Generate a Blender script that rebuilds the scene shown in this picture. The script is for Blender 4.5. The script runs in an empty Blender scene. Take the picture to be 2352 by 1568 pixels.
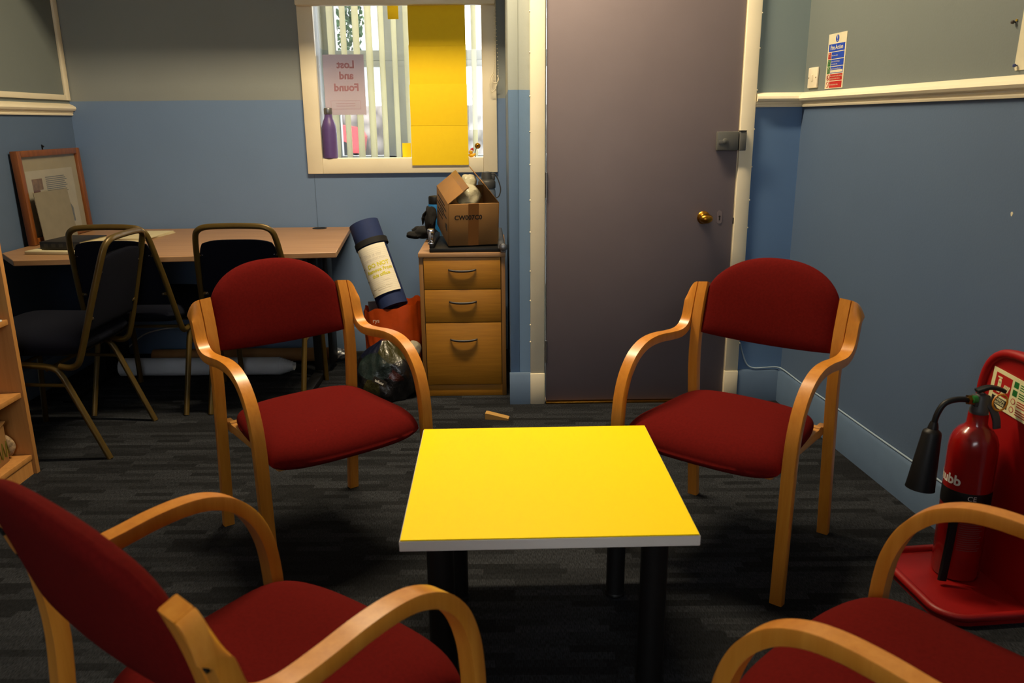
import bpy, bmesh, math, random
from mathutils import Vector, Matrix
R = random.Random(7)
PI = math.pi
rad = math.radians
scn = bpy.context.scene
COL = scn.collection

# ------------------------------------------------------------------ camera
CAM_PITCH, CAM_ROLL, CAM_YAW, CAM_H, CAM_F = 0.266936, -0.008490, 0.016482, 1.190957, 1846.45
cam_d = bpy.data.cameras.new('camera')
cam = bpy.data.objects.new('camera', cam_d)
COL.objects.link(cam)
cam_d.sensor_width = 36.0
cam_d.lens = CAM_F / 2352 * 36.0
cam_d.clip_start = 0.02
fw = Vector((math.sin(CAM_YAW) * math.cos(CAM_PITCH), math.cos(CAM_YAW) * math.cos(CAM_PITCH), -math.sin(CAM_PITCH)))
rt = Vector((math.cos(CAM_YAW), -math.sin(CAM_YAW), 0))
up = rt.cross(fw)
rt2 = rt * math.cos(CAM_ROLL) + up * math.sin(CAM_ROLL)
up2 = up * math.cos(CAM_ROLL) - rt * math.sin(CAM_ROLL)
cam.matrix_world = Matrix(((rt2.x, up2.x, -fw.x, 0), (rt2.y, up2.y, -fw.y, 0), (rt2.z, up2.z, -fw.z, CAM_H), (0, 0, 0, 1)))
cam_d.dof.use_dof = True
cam_d.dof.focus_distance = 3.2
cam_d.dof.aperture_fstop = 6.5
scn.camera = cam

# ------------------------------------------------------------------ world, exposure, big lights
scn.view_settings.view_transform = 'Standard'
scn.view_settings.look = 'None'
scn.view_settings.gamma = 1.0
scn.view_settings.use_curve_mapping = False
scn.view_settings.exposure = 0.0
world = bpy.data.worlds.new('overcast_sky')
scn.world = world
world.use_nodes = True
world.node_tree.nodes['Background'].inputs[0].default_value = (0.93, 0.97, 1.0, 1)
world.node_tree.nodes['Background'].inputs[1].default_value = 6.0
LAMP_POWER = 84.0
LAMP_COLOR = (1.0, 0.80, 0.52)
FILL_POWER = 0.3
FILL_COLOR = (0.62, 0.76, 1.0)

def area(name, loc, sx, sy, power, color, rot=(0, 0, 0), spread=180):
    d = bpy.data.lights.new(name, 'AREA')
    d.shape = 'RECTANGLE'; d.size = sx; d.size_y = sy
    d.energy = power; d.color = color; d.spread = rad(spread)
    o = bpy.data.objects.new(name, d); COL.objects.link(o)
    o.location = loc; o.rotation_euler = rot
    return o
# weak cool fill lamp added behind the camera, at an invented window
area('added_rear_fill', (-0.3, -1.12, 1.55), 1.3, 0.9, FILL_POWER, FILL_COLOR, (rad(-90), 0, 0))

# ------------------------------------------------------------------ materials
def s2l(c):
    return tuple((x / 12.92 if x <= 0.04045 else ((x + 0.055) / 1.055) ** 2.4) for x in (v / 255.0 for v in c))
MATS = {}
def nt(name):
    m = bpy.data.materials.new(name); m.use_nodes = True
    n = m.node_tree.nodes; l = m.node_tree.links
    return m, n, l, n['Principled BSDF']
def mat(name, rgb, rough=0.6, metal=0.0, var=0.06, nscale=18.0, bump=0.0, bscale=200.0, spec=0.5, coat=0.0, trans=0.0, emit=0.0, alpha=1.0, stretch=None, sheen=0.0):
    if name in MATS: return MATS[name]
    m, n, l, b = nt(name)
    c = s2l(rgb)
    b.inputs['Roughness'].default_value = rough
    b.inputs['Metallic'].default_value = metal
    b.inputs['Specular IOR Level'].default_value = spec
    b.inputs['Coat Weight'].default_value = coat
    b.inputs['Transmission Weight'].default_value = trans
    b.inputs['Alpha'].default_value = alpha
    if sheen: b.inputs['Sheen Weight'].default_value = sheen
    tc = n.new('ShaderNodeTexCoord'); src = tc.outputs['Object']
    if stretch:
        mp = n.new('ShaderNodeMapping'); mp.inputs['Scale'].default_value = stretch
        l.new(src, mp.inputs['Vector']); src = mp.outputs['Vector']
    nz = n.new('ShaderNodeTexNoise'); nz.inputs['Scale'].default_value = nscale; nz.inputs['Detail'].default_value = 4
    l.new(src, nz.inputs['Vector'])
    cr = n.new('ShaderNodeValToRGB')
    cr.color_ramp.elements[0].position = 0.3; cr.color_ramp.elements[1].position = 0.7
    cr.color_ramp.elements[0].color = (*[x * (1 - var) for x in c], 1)
    cr.color_ramp.elements[1].color = (*[min(1, x * (1 + var)) for x in c], 1)
    l.new(nz.outputs['Fac'], cr.inputs['Fac'])
    l.new(cr.outputs['Color'], b.inputs['Base Color'])
    if bump:
        nb = n.new('ShaderNodeTexNoise'); nb.inputs['Scale'].default_value = bscale; nb.inputs['Detail'].default_value = 3
        l.new(tc.outputs['Object'], nb.inputs['Vector'])
        bp = n.new('ShaderNodeBump'); bp.inputs['Strength'].default_value = bump; bp.inputs['Distance'].default_value = 0.002
        l.new(nb.outputs['Fac'], bp.inputs['Height']); l.new(bp.outputs['Normal'], b.inputs['Normal'])
    if emit:
        b.inputs['Emission Color'].default_value = (*c, 1); b.inputs['Emission Strength'].default_value = emit
    MATS[name] = m
    return m

def wood(name, c1, c2, rough=0.4, axis=0, scale=6.0, coat=0.0):
    """fine straight grain along one object axis"""
    if name in MATS: return MATS[name]
    m, n, l, b = nt(name)
    tc = n.new('ShaderNodeTexCoord'); mp = n.new('ShaderNodeMapping')
    sc = [scale * 12] * 3; sc[axis] = scale * 0.6
    mp.inputs['Scale'].default_value = sc
    l.new(tc.outputs['Object'], mp.inputs['Vector'])
    nz = n.new('ShaderNodeTexNoise'); nz.inputs['Scale'].default_value = 1.0; nz.inputs['Detail'].default_value = 5; nz.inputs['Roughness'].default_value = 0.65
    l.new(mp.outputs['Vector'], nz.inputs['Vector'])
    cr = n.new('ShaderNodeValToRGB')
    cr.color_ramp.elements[0].position = 0.35; cr.color_ramp.elements[1].position = 0.68
    cr.color_ramp.elements[0].color = (*s2l(c1), 1); cr.color_ramp.elements[1].color = (*s2l(c2), 1)
    l.new(nz.outputs['Fac'], cr.inputs['Fac']); l.new(cr.outputs['Color'], b.inputs['Base Color'])
    b.inputs['Roughness'].default_value = rough; b.inputs['Coat Weight'].default_value = coat; b.inputs['Coat Roughness'].default_value = 0.25
    MATS[name] = m
    return m

def two_tone(name, upper, lower, z, rough=0.55, wob=0.004):
    """painted wall: one colour below height z, another above"""
    m, n, l, b = nt(name)
    g = n.new('ShaderNodeNewGeometry'); sp = n.new('ShaderNodeSeparateXYZ')
    l.new(g.outputs['Position'], sp.inputs[0])
    nz = n.new('ShaderNodeTexNoise'); nz.inputs['Scale'].default_value = 3.0; nz.inputs['Detail'].default_value = 2
    l.new(g.outputs['Position'], nz.inputs['Vector'])
    ma = n.new('ShaderNodeMath'); ma.operation = 'MULTIPLY_ADD'; ma.inputs[1].default_value = wob * 2; 
    l.new(nz.outputs['Fac'], ma.inputs[0]); l.new(sp.outputs['Z'], ma.inputs[2])
    gt = n.new('ShaderNodeMath'); gt.operation = 'GREATER_THAN'; gt.inputs[1].default_value = z + wob
    l.new(ma.outputs[0], gt.inputs[0])
    mx = n.new('ShaderNodeMix'); mx.data_type = 'RGBA'
    mx.inputs['A'].default_value = (*s2l(lower), 1); mx.inputs['B'].default_value = (*s2l(upper), 1)
    l.new(gt.outputs[0], mx.inputs['Factor'])
    n2 = n.new('ShaderNodeTexNoise'); n2.inputs['Scale'].default_value = 5.0; n2.inputs['Detail'].default_value = 5
    l.new(g.outputs['Position'], n2.inputs['Vector'])
    cr = n.new('ShaderNodeValToRGB'); cr.color_ramp.elements[0].color = (.94, .94, .94, 1); cr.color_ramp.elements[1].color = (1.04, 1.04, 1.04, 1)
    l.new(n2.outputs['Fac'], cr.inputs['Fac'])
    mu = n.new('ShaderNodeMix'); mu.data_type = 'RGBA'; mu.blend_type = 'MULTIPLY'; mu.inputs['Factor'].default_value = 1
    l.new(mx.outputs['Result'], mu.inputs['A']); l.new(cr.outputs['Color'], mu.inputs['B'])
    l.new(mu.outputs['Result'], b.inputs['Base Color'])
    b.inputs['Roughness'].default_value = rough
    nb = n.new('ShaderNodeTexNoise'); nb.inputs['Scale'].default_value = 160; nb.inputs['Detail'].default_value = 3
    l.new(g.outputs['Position'], nb.inputs['Vector'])
    bp = n.new('ShaderNodeBump'); bp.inputs['Strength'].default_value = 0.12; bp.inputs['Distance'].default_value = 0.002
    l.new(nb.outputs['Fac'], bp.inputs['Height']); l.new(bp.outputs['Normal'], b.inputs['Normal'])
    MATS[name] = m
    return m

def carpet(name):
    m, n, l, b = nt(name)
    g = n.new('ShaderNodeNewGeometry')
    mp = n.new('ShaderNodeMapping'); mp.inputs['Rotation'].default_value = (0, 0, rad(1.0)); l.new(g.outputs['Position'], mp.inputs['Vector'])
    br = n.new('ShaderNodeTexBrick'); br.offset = 0.37; br.offset_frequency = 3; br.squash = 0.55; br.squash_frequency = 2
    br.inputs['Scale'].default_value = 1.0; br.inputs['Mortar Size'].default_value = 0.0
    br.inputs['Brick Width'].default_value = 0.23; br.inputs['Row Height'].default_value = 0.026
    br.inputs['Color1'].default_value = (.0085, .0095, .0115, 1); br.inputs['Color2'].default_value = (.027, .030, .036, 1); br.inputs['Bias'].default_value = -0.15
    l.new(mp.outputs['Vector'], br.inputs['Vector'])
    m2 = n.new('ShaderNodeMapping'); m2.inputs['Scale'].default_value = (420, 70, 1); l.new(g.outputs['Position'], m2.inputs['Vector'])
    nz = n.new('ShaderNodeTexNoise'); nz.inputs['Scale'].default_value = 1.0; nz.inputs['Detail'].default_value = 3; l.new(m2.outputs['Vector'], nz.inputs['Vector'])
    cr = n.new('ShaderNodeValToRGB'); cr.color_ramp.elements[0].position = .35; cr.color_ramp.elements[1].position = .7
    cr.color_ramp.elements[0].color = (.45, .45, .45, 1); cr.color_ramp.elements[1].color = (1.7, 1.7, 1.7, 1)
    l.new(nz.outputs['Fac'], cr.inputs['Fac'])
    mu = n.new('ShaderNodeMix'); mu.data_type = 'RGBA'; mu.blend_type = 'MULTIPLY'; mu.inputs['Factor'].default_value = 1
    l.new(br.outputs['Color'], mu.inputs['A']); l.new(cr.outputs['Color'], mu.inputs['B'])
    l.new(mu.outputs['Result'], b.inputs['Base Color'])
    b.inputs['Roughness'].default_value = 0.95; b.inputs['Specular IOR Level'].default_value = 0.15
    bp = n.new('ShaderNodeBump'); bp.inputs['Strength'].default_value = 0.5; bp.inputs['Distance'].default_value = 0.003
    l.new(nz.outputs['Fac'], bp.inputs['Height']); l.new(bp.outputs['Normal'], b.inputs['Normal'])
    MATS[name] = m
    return m

def glass(name, tint=(1, 1, 1), rough=0.0, refl=0.06):
    """thin clear sheet: mostly lets light straight through, a little mirror"""
    m = bpy.data.materials.new(name); m.use_nodes = True
    n = m.node_tree.nodes; l = m.node_tree.links; n.clear()
    o = n.new('ShaderNodeOutputMaterial'); mx = n.new('ShaderNodeMixShader'); tr = n.new('ShaderNodeBsdfTransparent'); gl = n.new('ShaderNodeBsdfGlossy')
    tr.inputs[0].default_value = (*tint, 1); gl.inputs['Roughness'].default_value = rough
    fr = n.new('ShaderNodeFresnel'); gg = n.new('ShaderNodeNewGeometry'); mm = n.new('ShaderNodeMath'); mm.operation = 'MULTIPLY_ADD'
    mm.inputs[1].default_value = 1 / 1.45 - 1.45; mm.inputs[2].default_value = 1.45
    l.new(gg.outputs['Backfacing'], mm.inputs[0]); l.new(mm.outputs[0], fr.inputs[0])
    l.new(fr.outputs[0], mx.inputs[0]); l.new(tr.outputs[0], mx.inputs[1]); l.new(gl.outputs[0], mx.inputs[2]); l.new(mx.outputs[0], o.inputs[0])
    MATS[name] = m
    return m

def thin_paper(name, rgb, k=.5):
    m = bpy.data.materials.new(name); m.use_nodes = True
    n = m.node_tree.nodes; l = m.node_tree.links; n.clear()
    o = n.new('ShaderNodeOutputMaterial'); mx = n.new('ShaderNodeMixShader'); d = n.new('ShaderNodeBsdfDiffuse'); t = n.new('ShaderNodeBsdfTranslucent')
    for q in (d, t): q.inputs[0].default_value = (*s2l(rgb), 1)
    mx.inputs[0].default_value = k; l.new(d.outputs[0], mx.inputs[1]); l.new(t.outputs[0], mx.inputs[2]); l.new(mx.outputs[0], o.inputs[0])
    MATS[name] = m
    return m

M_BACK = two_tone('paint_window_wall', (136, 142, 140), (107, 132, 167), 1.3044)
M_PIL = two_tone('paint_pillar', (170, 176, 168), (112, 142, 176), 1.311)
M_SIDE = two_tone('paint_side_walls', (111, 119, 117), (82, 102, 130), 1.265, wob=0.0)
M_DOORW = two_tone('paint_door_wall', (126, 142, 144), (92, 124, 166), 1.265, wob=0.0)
M_CARPET = carpet('charcoal_carpet_tiles')
M_CEIL = mat('ceiling_white', (215, 212, 204), 0.9, var=.03)
M_CREAM = mat('cream_gloss_paint', (238, 227, 198), 0.38, var=.03, nscale=9, bump=.08, bscale=60)
M_BLUEGLOSS = mat('blue_skirting_paint', (90, 112, 140), 0.42, var=.04, bump=.06, bscale=60)
M_DOOR = mat('mauve_grey_door_paint', (115, 104, 108), 0.5, var=.03, nscale=6, bump=.05, bscale=300)
M_BEECH = wood('bent_beech', (198, 124, 36), (214, 142, 52), 0.33, axis=2, scale=5, coat=.25)
M_BEECHH = wood('beech_rail', (196, 136, 62), (212, 154, 78), 0.4, axis=1, scale=5)
M_RED = mat('red_wool_fabric', (93, 16, 13), 0.95, var=.10, nscale=160, bump=.25, bscale=900, spec=.06)
M_STAIN = mat('pale_fabric_stain', (170, 70, 72), 0.95)
M_YELLOW = mat('yellow_laminate', (255, 222, 4), 0.5, var=.012, nscale=300, spec=.15)
M_WHITEEDGE = mat('white_edging', (220, 216, 208), 0.5, var=.02)
M_BLACK = mat('black_powder_coat', (14, 14, 15), 0.5, var=.1, spec=.35)
M_NAVY = mat('navy_vinyl_fabric', (10, 13, 25), 0.9, var=.15, nscale=150, bump=.2, bscale=700, spec=.15)
M_BRONZE = mat('bronze_gold_tube', (86, 68, 26), 0.38, metal=.35, var=.1)
M_DESK = wood('beech_laminate_desk', (150, 112, 76), (166, 128, 90), 0.42, axis=0, scale=3.5)
M_OAK = wood('oak_veneer', (160, 107, 18), (180, 124, 28), 0.5, axis=0, scale=7)
M_OAKV = wood('oak_veneer_upright', (128, 88, 34), (146, 102, 44), 0.5, axis=2, scale=6)
M_CARD = mat('brown_cardboard', (140, 100, 52), 0.85, var=.06, nscale=14)
M_CARDIN = mat('cardboard_edge', (196, 150, 88), 0.9, var=.05)
M_TAPE = mat('brown_parcel_tape', (122, 80, 40), 0.3, var=.05)
M_INK = mat('black_print', (22, 16, 12), 0.8)
M_PAPER = mat('white_paper', (232, 230, 224), 0.8, var=.02)
M_CREAMP = mat('cream_paper', (200, 188, 150), 0.85, var=.03)
M_YPAPER = mat('yellow_paper', (255, 214, 6), 0.75, var=.02, nscale=40)
M_BRASS = mat('aged_brass', (170, 120, 40), 0.28, metal=1, var=.15, nscale=30)
M_CHROME = mat('chrome', (205, 205, 208), 0.2, metal=1, var=.03)
M_STEEL = mat('dull_steel', (150, 150, 152), 0.42, metal=1, var=.06)
M_GREYM = mat('grey_lock_enamel', (92, 92, 88), 0.45, var=.05)
M_DKGREY = mat('dark_grey_plastic', (60, 60, 60), 0.5, var=.06)
M_EXTRED = mat('glossy_red_enamel', (140, 14, 10), 0.22, var=.04, coat=.4)
M_STANDRED = mat('red_moulded_plastic', (150, 8, 8), 0.45, var=.04)
M_BLUEMAT = mat('blue_foam', (18, 38, 84), 0.8, var=.06, nscale=80)
M_ORANGE = mat('orange_woven_plastic', (198, 74, 12), 0.42, var=.15, nscale=14, bump=.4, bscale=50)
M_PURPLE = mat('purple_bottle_coat', (92, 70, 128), 0.4, var=.04)
M_GLASS = glass('window_glass')

# ------------------------------------------------------------------ mesh builder
_font_cache = {}
class MB:
    def __init__(s): s.v = []; s.f = []; s.mats = []
    def mi(s, m):
        if m not in s.mats: s.mats.append(m)
        return s.mats.index(m)
    def add(s, verts, faces, m, T=None):
        k = len(s.v); i = s.mi(m)
        s.v += [(T @ Vector(p)) if T is not None else Vector(p) for p in verts]
        s.f += [(tuple(k + a for a in f), i) for f in faces]
        return s
    def box(s, c, d, m, bev=0.0, T=None, seg=2):
        bm = bmesh.new()
        bmesh.ops.create_cube(bm, size=1.0, matrix=Matrix.Translation(c) @ Matrix.Diagonal((d[0], d[1], d[2], 1)))
        if bev: bmesh.ops.bevel(bm, geom=bm.edges[:], offset=min(bev, min(d) * .49), segments=seg, affect='EDGES', profile=.5)
        bm.verts.index_update()
        s.add([v.co.copy() for v in bm.verts], [[v.index for v in f.verts] for f in bm.faces], m, T); bm.free(); return s
    def bx(s, x0, x1, y0, y1, z0, z1, m, bev=0.0, T=None, seg=2):
        return s.box(((x0 + x1) / 2, (y0 + y1) / 2, (z0 + z1) / 2), (x1 - x0, y1 - y0, z1 - z0), m, bev, T, seg)
    def prism(s, pts, z0, z1, m, T=None):
        """polygon in local XY, extruded in Z"""
        n = len(pts)
        s.add([(p[0], p[1], z0) for p in pts] + [(p[0], p[1], z1) for p in pts],
              [list(range(n))[::-1], list(range(n, 2 * n))] + [[i, (i + 1) % n, n + (i + 1) % n, n + i] for i in range(n)], m, T); return s
    def lathe(s, prof, m, seg=32, T=None, cap=True):
        vs = []; fs = []
        for r, z in prof:
            for k in range(seg):
                a = 2 * PI * k / seg; vs.append((r * math.cos(a), r * math.sin(a), z))
        for i in range(len(prof) - 1):
            for k in range(seg):
                k2 = (k + 1) % seg; fs.append([i * seg + k, i * seg + k2, (i + 1) * seg + k2, (i + 1) * seg + k])
        if cap:
            fs.append(list(range(seg))[::-1]); fs.append([(len(prof) - 1) * seg + k for k in range(seg)])
        return s.add(vs, fs, m, T)
    def tube(s, path, prof, m, T=None, up=None, closed=False, caps=True):
        """sweep a closed 2-D profile [(a,b)] along a 3-D path; b axis kept near 'up'"""
        P = [Vector(p) for p in path]; n = len(P); k = len(prof(0) if callable(prof) else prof); vs = []; fs = []
        prev = None
        for i in range(n):
            if closed: t = (P[(i + 1) % n] - P[i - 1]).normalized()
            else: t = (P[min(i + 1, n - 1)] - P[max(i - 1, 0)]).normalized()
            if up is not None:
                a = t.cross(Vector(up)); 
                if a.length < 1e-4: a = prev if prev else t.orthogonal()
                a = a.normalized()
            else:
                a = t.orthogonal().normalized() if prev is None else (prev - t * prev.dot(t)).normalized()
            prev = a; b = a.cross(t).normalized()
            pr = prof(i / (n - 1)) if callable(prof) else prof
            vs += [P[i] + a * p[0] + b * p[1] for p in pr]
        for i in range(n if closed else n - 1):
            j = (i + 1) % n
            fs += [[i * k + q, i * k + (q + 1) % k, j * k + (q + 1) % k, j * k + q] for q in range(k)]
        if caps and not closed: fs += [list(range(k))[::-1], [(n - 1) * k + q for q in range(k)]]
        return s.add(vs, fs, m, T)
    def grid(s, fn, nu, nv, m, T=None, wrap=False):
        vs = [fn(i / (nu if wrap else nu - 1), j / (nv - 1)) for j in range(nv) for i in range(nu)]
        fs = [[j * nu + i, j * nu + (i + 1) % nu, (j + 1) * nu + (i + 1) % nu, (j + 1) * nu + i] for j in range(nv - 1) for i in range(nu if wrap else nu - 1)]
        return s.add(vs, fs, m, T)
    def shell(s, front, back, nu, nv, m, T=None):
        """two grids sharing a border"""
        us = [.5 - .5 * math.cos(PI * i / (nu - 1)) for i in range(nu)]; vs_ = [.5 - .5 * math.cos(PI * j / (nv - 1)) for j in range(nv)]
        A = [front(u, v) for v in vs_ for u in us]; B = [back(u, v) for v in vs_ for u in us]
        o = nu * nv; fs = []
        for j in range(nv - 1):
            for i in range(nu - 1):
                q = [j * nu + i, j * nu + i + 1, (j + 1) * nu + i + 1, (j + 1) * nu + i]
                fs.append(q); fs.append([o + x for x in q[::-1]])
        ring = [i for i in range(nu)] + [j * nu + nu - 1 for j in range(1, nv)] + [(nv - 1) * nu + i for i in range(nu - 2, -1, -1)] + [j * nu for j in range(nv - 2, 0, -1)]
        for a in range(len(ring)):
            p, q = ring[a], ring[(a + 1) % len(ring)]; fs.append([q, p, o + p, o + q])
        return s.add(A + B, fs, m, T)
    def text(s, body, size, m, T, align='CENTER', bold=0.0, ext=0.0, sx=1.0, warp=None):
        key = (body, align, bold, ext)
        if key not in _font_cache:
            cu = bpy.data.curves.new('t', 'FONT'); cu.body = body; cu.size = 1.0; cu.align_x = align; cu.align_y = 'CENTER'; cu.offset = bold; cu.extrude = ext; cu.resolution_u = 3
            o = bpy.data.objects.new('t', cu); COL.objects.link(o)
            dg = bpy.context.evaluated_depsgraph_get()
            me = bpy.data.meshes.new_from_object(o.evaluated_get(dg))
            _font_cache[key] = ([v.co.copy() for v in me.vertices], [list(p.vertices) for p in me.polygons])
            bpy.data.objects.remove(o); bpy.data.curves.remove(cu); bpy.data.meshes.remove(me)
        vs, fs = _font_cache[key]
        vs = [Vector((v.x * size * sx, v.y * size, v.z)) for v in vs]
        if warp: vs = [warp(v) for v in vs]
        return s.add(vs, fs, m, T)
    def build(s, name, parent=None, ang=38, weld=False, loc=None, rot=None):
        me = bpy.data.meshes.new(name)
        bm = bmesh.new()
        bv = [bm.verts.new(p) for p in s.v]
        for f, i in s.f:
            if len(set(f)) < 3: continue
            try:
                fc = bm.faces.new([bv[a] for a in f]); fc.material_index = i
            except ValueError: pass
        if weld: bmesh.ops.remove_doubles(bm, verts=bm.verts[:], dist=1e-6)
        bmesh.ops.recalc_face_normals(bm, faces=bm.faces[:])
        for f in bm.faces: f.smooth = True
        for e in bm.edges:
            if len(e.link_faces) == 2 and e.calc_face_angle(0) > rad(ang): e.smooth = False
        bm.to_mesh(me); bm.free()
        for m in s.mats: me.materials.append(m)
        o = bpy.data.objects.new(name, me); COL.objects.link(o)
        if parent is not None: o.parent = parent
        if loc is not None: o.location = loc
        if rot is not None: o.rotation_euler = rot
        return o

def circ(r, n=12, rb=None):
    return [(r * math.cos(2 * PI * k / n), (rb or r) * math.sin(2 * PI * k / n)) for k in range(n)]
def rrect(w, h, r, n=3):
    out = []
    for cx, cy, a0 in ((w / 2 - r, h / 2 - r, 0), (-w / 2 + r, h / 2 - r, 90), (-w / 2 + r, -h / 2 + r, 180), (w / 2 - r, -h / 2 + r, 270)):
        for k in range(n + 1):
            a = rad(a0 + 90 * k / n); out.append((cx + r * math.cos(a), cy + r * math.sin(a)))
    return out
def spline(pts, n=8):
    """Catmull-Rom through the points"""
    P = [Vector(p) for p in pts]; out = []
    for i in range(len(P) - 1):
        p0 = P[max(i - 1, 0)]; p1 = P[i]; p2 = P[i + 1]; p3 = P[min(i + 2, len(P) - 1)]
        for k in range(n):
            t = k / n
            out.append(.5 * ((2 * p1) + (p2 - p0) * t + (2 * p0 - 5 * p1 + 4 * p2 - p3) * t * t + (3 * p1 - p0 - 3 * p2 + p3) * t ** 3))
    out.append(P[-1]); return out

def tag(o, label, cat, group=None, kind=None):
    o['label'] = label; o['category'] = cat
    if group: o['group'] = group
    if kind: o['kind'] = kind
    return o
def thing(name, label, cat, loc=(0, 0, 0), rotz=0, group=None, rot=None):
    o = bpy.data.objects.new(name, None); COL.objects.link(o); o.empty_display_size = .05
    o.location = loc; o.rotation_euler = rot or (0, 0, rotz)
    return tag(o, label, cat, group)
def struct(o, label=None, cat=None):
    o['kind'] = 'structure'
    if label: o['label'] = label; o['category'] = cat
    return o
def dup(root, loc, rotz, label, group=None):
    r = root.copy(); COL.objects.link(r); r.location = loc; r.rotation_euler = (0, 0, rotz); r['label'] = label
    if group: r['group'] = group
    for ch in list(root.children):
        c = ch.copy(); COL.objects.link(c); c.parent = r
        for g in list(ch.children):
            d = g.copy(); COL.objects.link(d); d.parent = c
    return r
def TR(loc, rx=0, ry=0, rz=0):
    return Matrix.Translation(loc) @ Matrix.Rotation(rz, 4, 'Z') @ Matrix.Rotation(ry, 4, 'Y') @ Matrix.Rotation(rx, 4, 'X')
def frame_T(o, ex, ey):
    """local x -> ex, local y -> ey, local z -> ex x ey"""
    ex = Vector(ex).normalized(); ey = Vector(ey).normalized(); ez = ex.cross(ey)
    return Matrix(((ex.x, ey.x, ez.x, o[0]), (ex.y, ey.y, ez.y, o[1]), (ex.z, ey.z, ez.z, o[2]), (0, 0, 0, 1)))

# ------------------------------------------------------------------ room shell
XL, YW, YD, YN, ZC = -2.124, 4.215, 3.33, -1.2, 2.84
def xr(y): return 1.226 - 0.0764 * (y - 3.332)          # right wall line
RW_ANG = math.atan(0.0764)
RWD = Vector((-0.0764, 1, 0)).normalized()               # along the right wall, away from camera
RWN = Vector((-1, -0.0764, 0)).normalized()              # right wall normal, into the room

struct(MB().bx(XL - .1, 1.75, YN - .1, YW + .1, -.05, 0, M_CARPET).build('floor'), 'charcoal carpet tile floor with short streaks', 'floor')
struct(MB().bx(XL - .1, 1.75, YN - .1, YW + .1, ZC, ZC + .05, M_CEIL).build('ceiling'), 'plain white ceiling above the room', 'ceiling')
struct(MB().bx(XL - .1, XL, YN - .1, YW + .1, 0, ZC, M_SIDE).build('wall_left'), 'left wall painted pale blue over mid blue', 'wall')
# window wall with opening
WX0, WX1, WZ0, WZ1 = -0.9042, -0.0535, 0.9973, 1.9817
w = MB()
w.bx(XL, WX0, YW, YW + .1, 0, ZC, M_BACK); w.bx(WX1, .05, YW, YW + .1, 0, ZC, M_BACK)
w.bx(WX0, WX1, YW, YW + .1, 0, WZ0, M_BACK); w.bx(WX0, WX1, YW, YW + .1, WZ1, ZC, M_BACK)
struct(w.build('wall_back'), 'blue wall of the alcove around the internal window', 'wall')
# door wall: pillar left of the door, strip right of it, piece above
DX0, DX1, DZ = .197, .985, 1.83
w = MB()
w.bx(.047, .088, YD, YW, 0, ZC, M_PIL, bev=.004); w.bx(.088, .197, YD + .004, YW, 0, ZC, M_PIL)
struct(w.build('wall_pillar'), 'narrow blue pillar between the cabinet and the door frame', 'wall')
w = MB()
w.bx(DX1, xr(YD) + .1, YD, YD + .1, 0, ZC, M_DOORW); w.bx(DX0, DX1, YD, YD + .1, DZ, ZC, M_DOORW)
struct(w.build('wall_door'), 'blue wall strip between the door and the right corner', 'wall')
w = MB()
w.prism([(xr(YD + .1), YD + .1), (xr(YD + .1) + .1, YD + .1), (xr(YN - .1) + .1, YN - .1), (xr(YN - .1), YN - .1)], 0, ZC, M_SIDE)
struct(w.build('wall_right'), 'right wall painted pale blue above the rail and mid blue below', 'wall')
w = MB()
w.bx(XL, -.95, YN - .1, YN, 0, ZC, M_SIDE); w.bx(.35, 1.6, YN - .1, YN, 0, ZC, M_SIDE)
w.bx(-.95, .35, YN - .1, YN, 0, 1.1, M_SIDE); w.bx(-.95, .35, YN - .1, YN, 2.0, ZC, M_SIDE)  # unseen opening added to go with the cool fill
struct(w.build('wall_front'), 'wall behind the camera with an added window opening', 'wall')
# downstand beam over the alcove
struct(MB().bx(XL, .047, YD, YW, 2.34, ZC, M_CEIL).build('trim_1'), 'lowered beam over the alcove', 'beam')

# baseboards
def board_path(pts, h, t, m, name, label):
    b = MB()
    for (a, c) in zip(pts[:-1], pts[1:]):
        a = Vector((*a, 0)); c = Vector((*c, 0)); d = (c - a); L = d.length; d.normalize()
        nrm = Vector((d.y, -d.x, 0))
        T = frame_T(a, d, Vector((0, 0, 1)))
        prof = [(0, 0), (h, 0), (h, t * .45), (h - .012, t), (0, t)]
        vs = [a + d * s + Vector((0, 0, p[0])) + nrm * p[1] for s in (0, L) for p in prof]
        n = len(prof)
        b.add(vs, [list(range(n)), list(range(n, 2 * n))[::-1]] + [[i, (i + 1) % n, n + (i + 1) % n, n + i] for i in range(n)], m)
    return struct(b.build(name), label, 'skirting')
board_path([(xr(YD) - .002, YD - .001), (xr(YN + .02), YN + .02)], .142, .014, M_BLUEGLOSS, 'baseboard_right', 'blue skirting along the right wall')
board_path([(1.036, YD), (xr(YD) - .012, YD)], .142, .014, M_BLUEGLOSS, 'baseboard_door', 'short blue skirting in the corner by the door')
board_path([(.044, YD), (.134, YD)], .142, .016, M_BLUEGLOSS, 'baseboard_pillar', 'short blue skirting on the pillar')
board_path([(XL, YW), (.047, YW)], .13, .014, M_BLUEGLOSS, 'baseboard_back', 'blue skirting under the desk')
board_path([(XL, YN + .02), (XL, YW - .02)], .13, .014, M_BLUEGLOSS, 'baseboard_left', 'blue skirting along the left wall')

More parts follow.
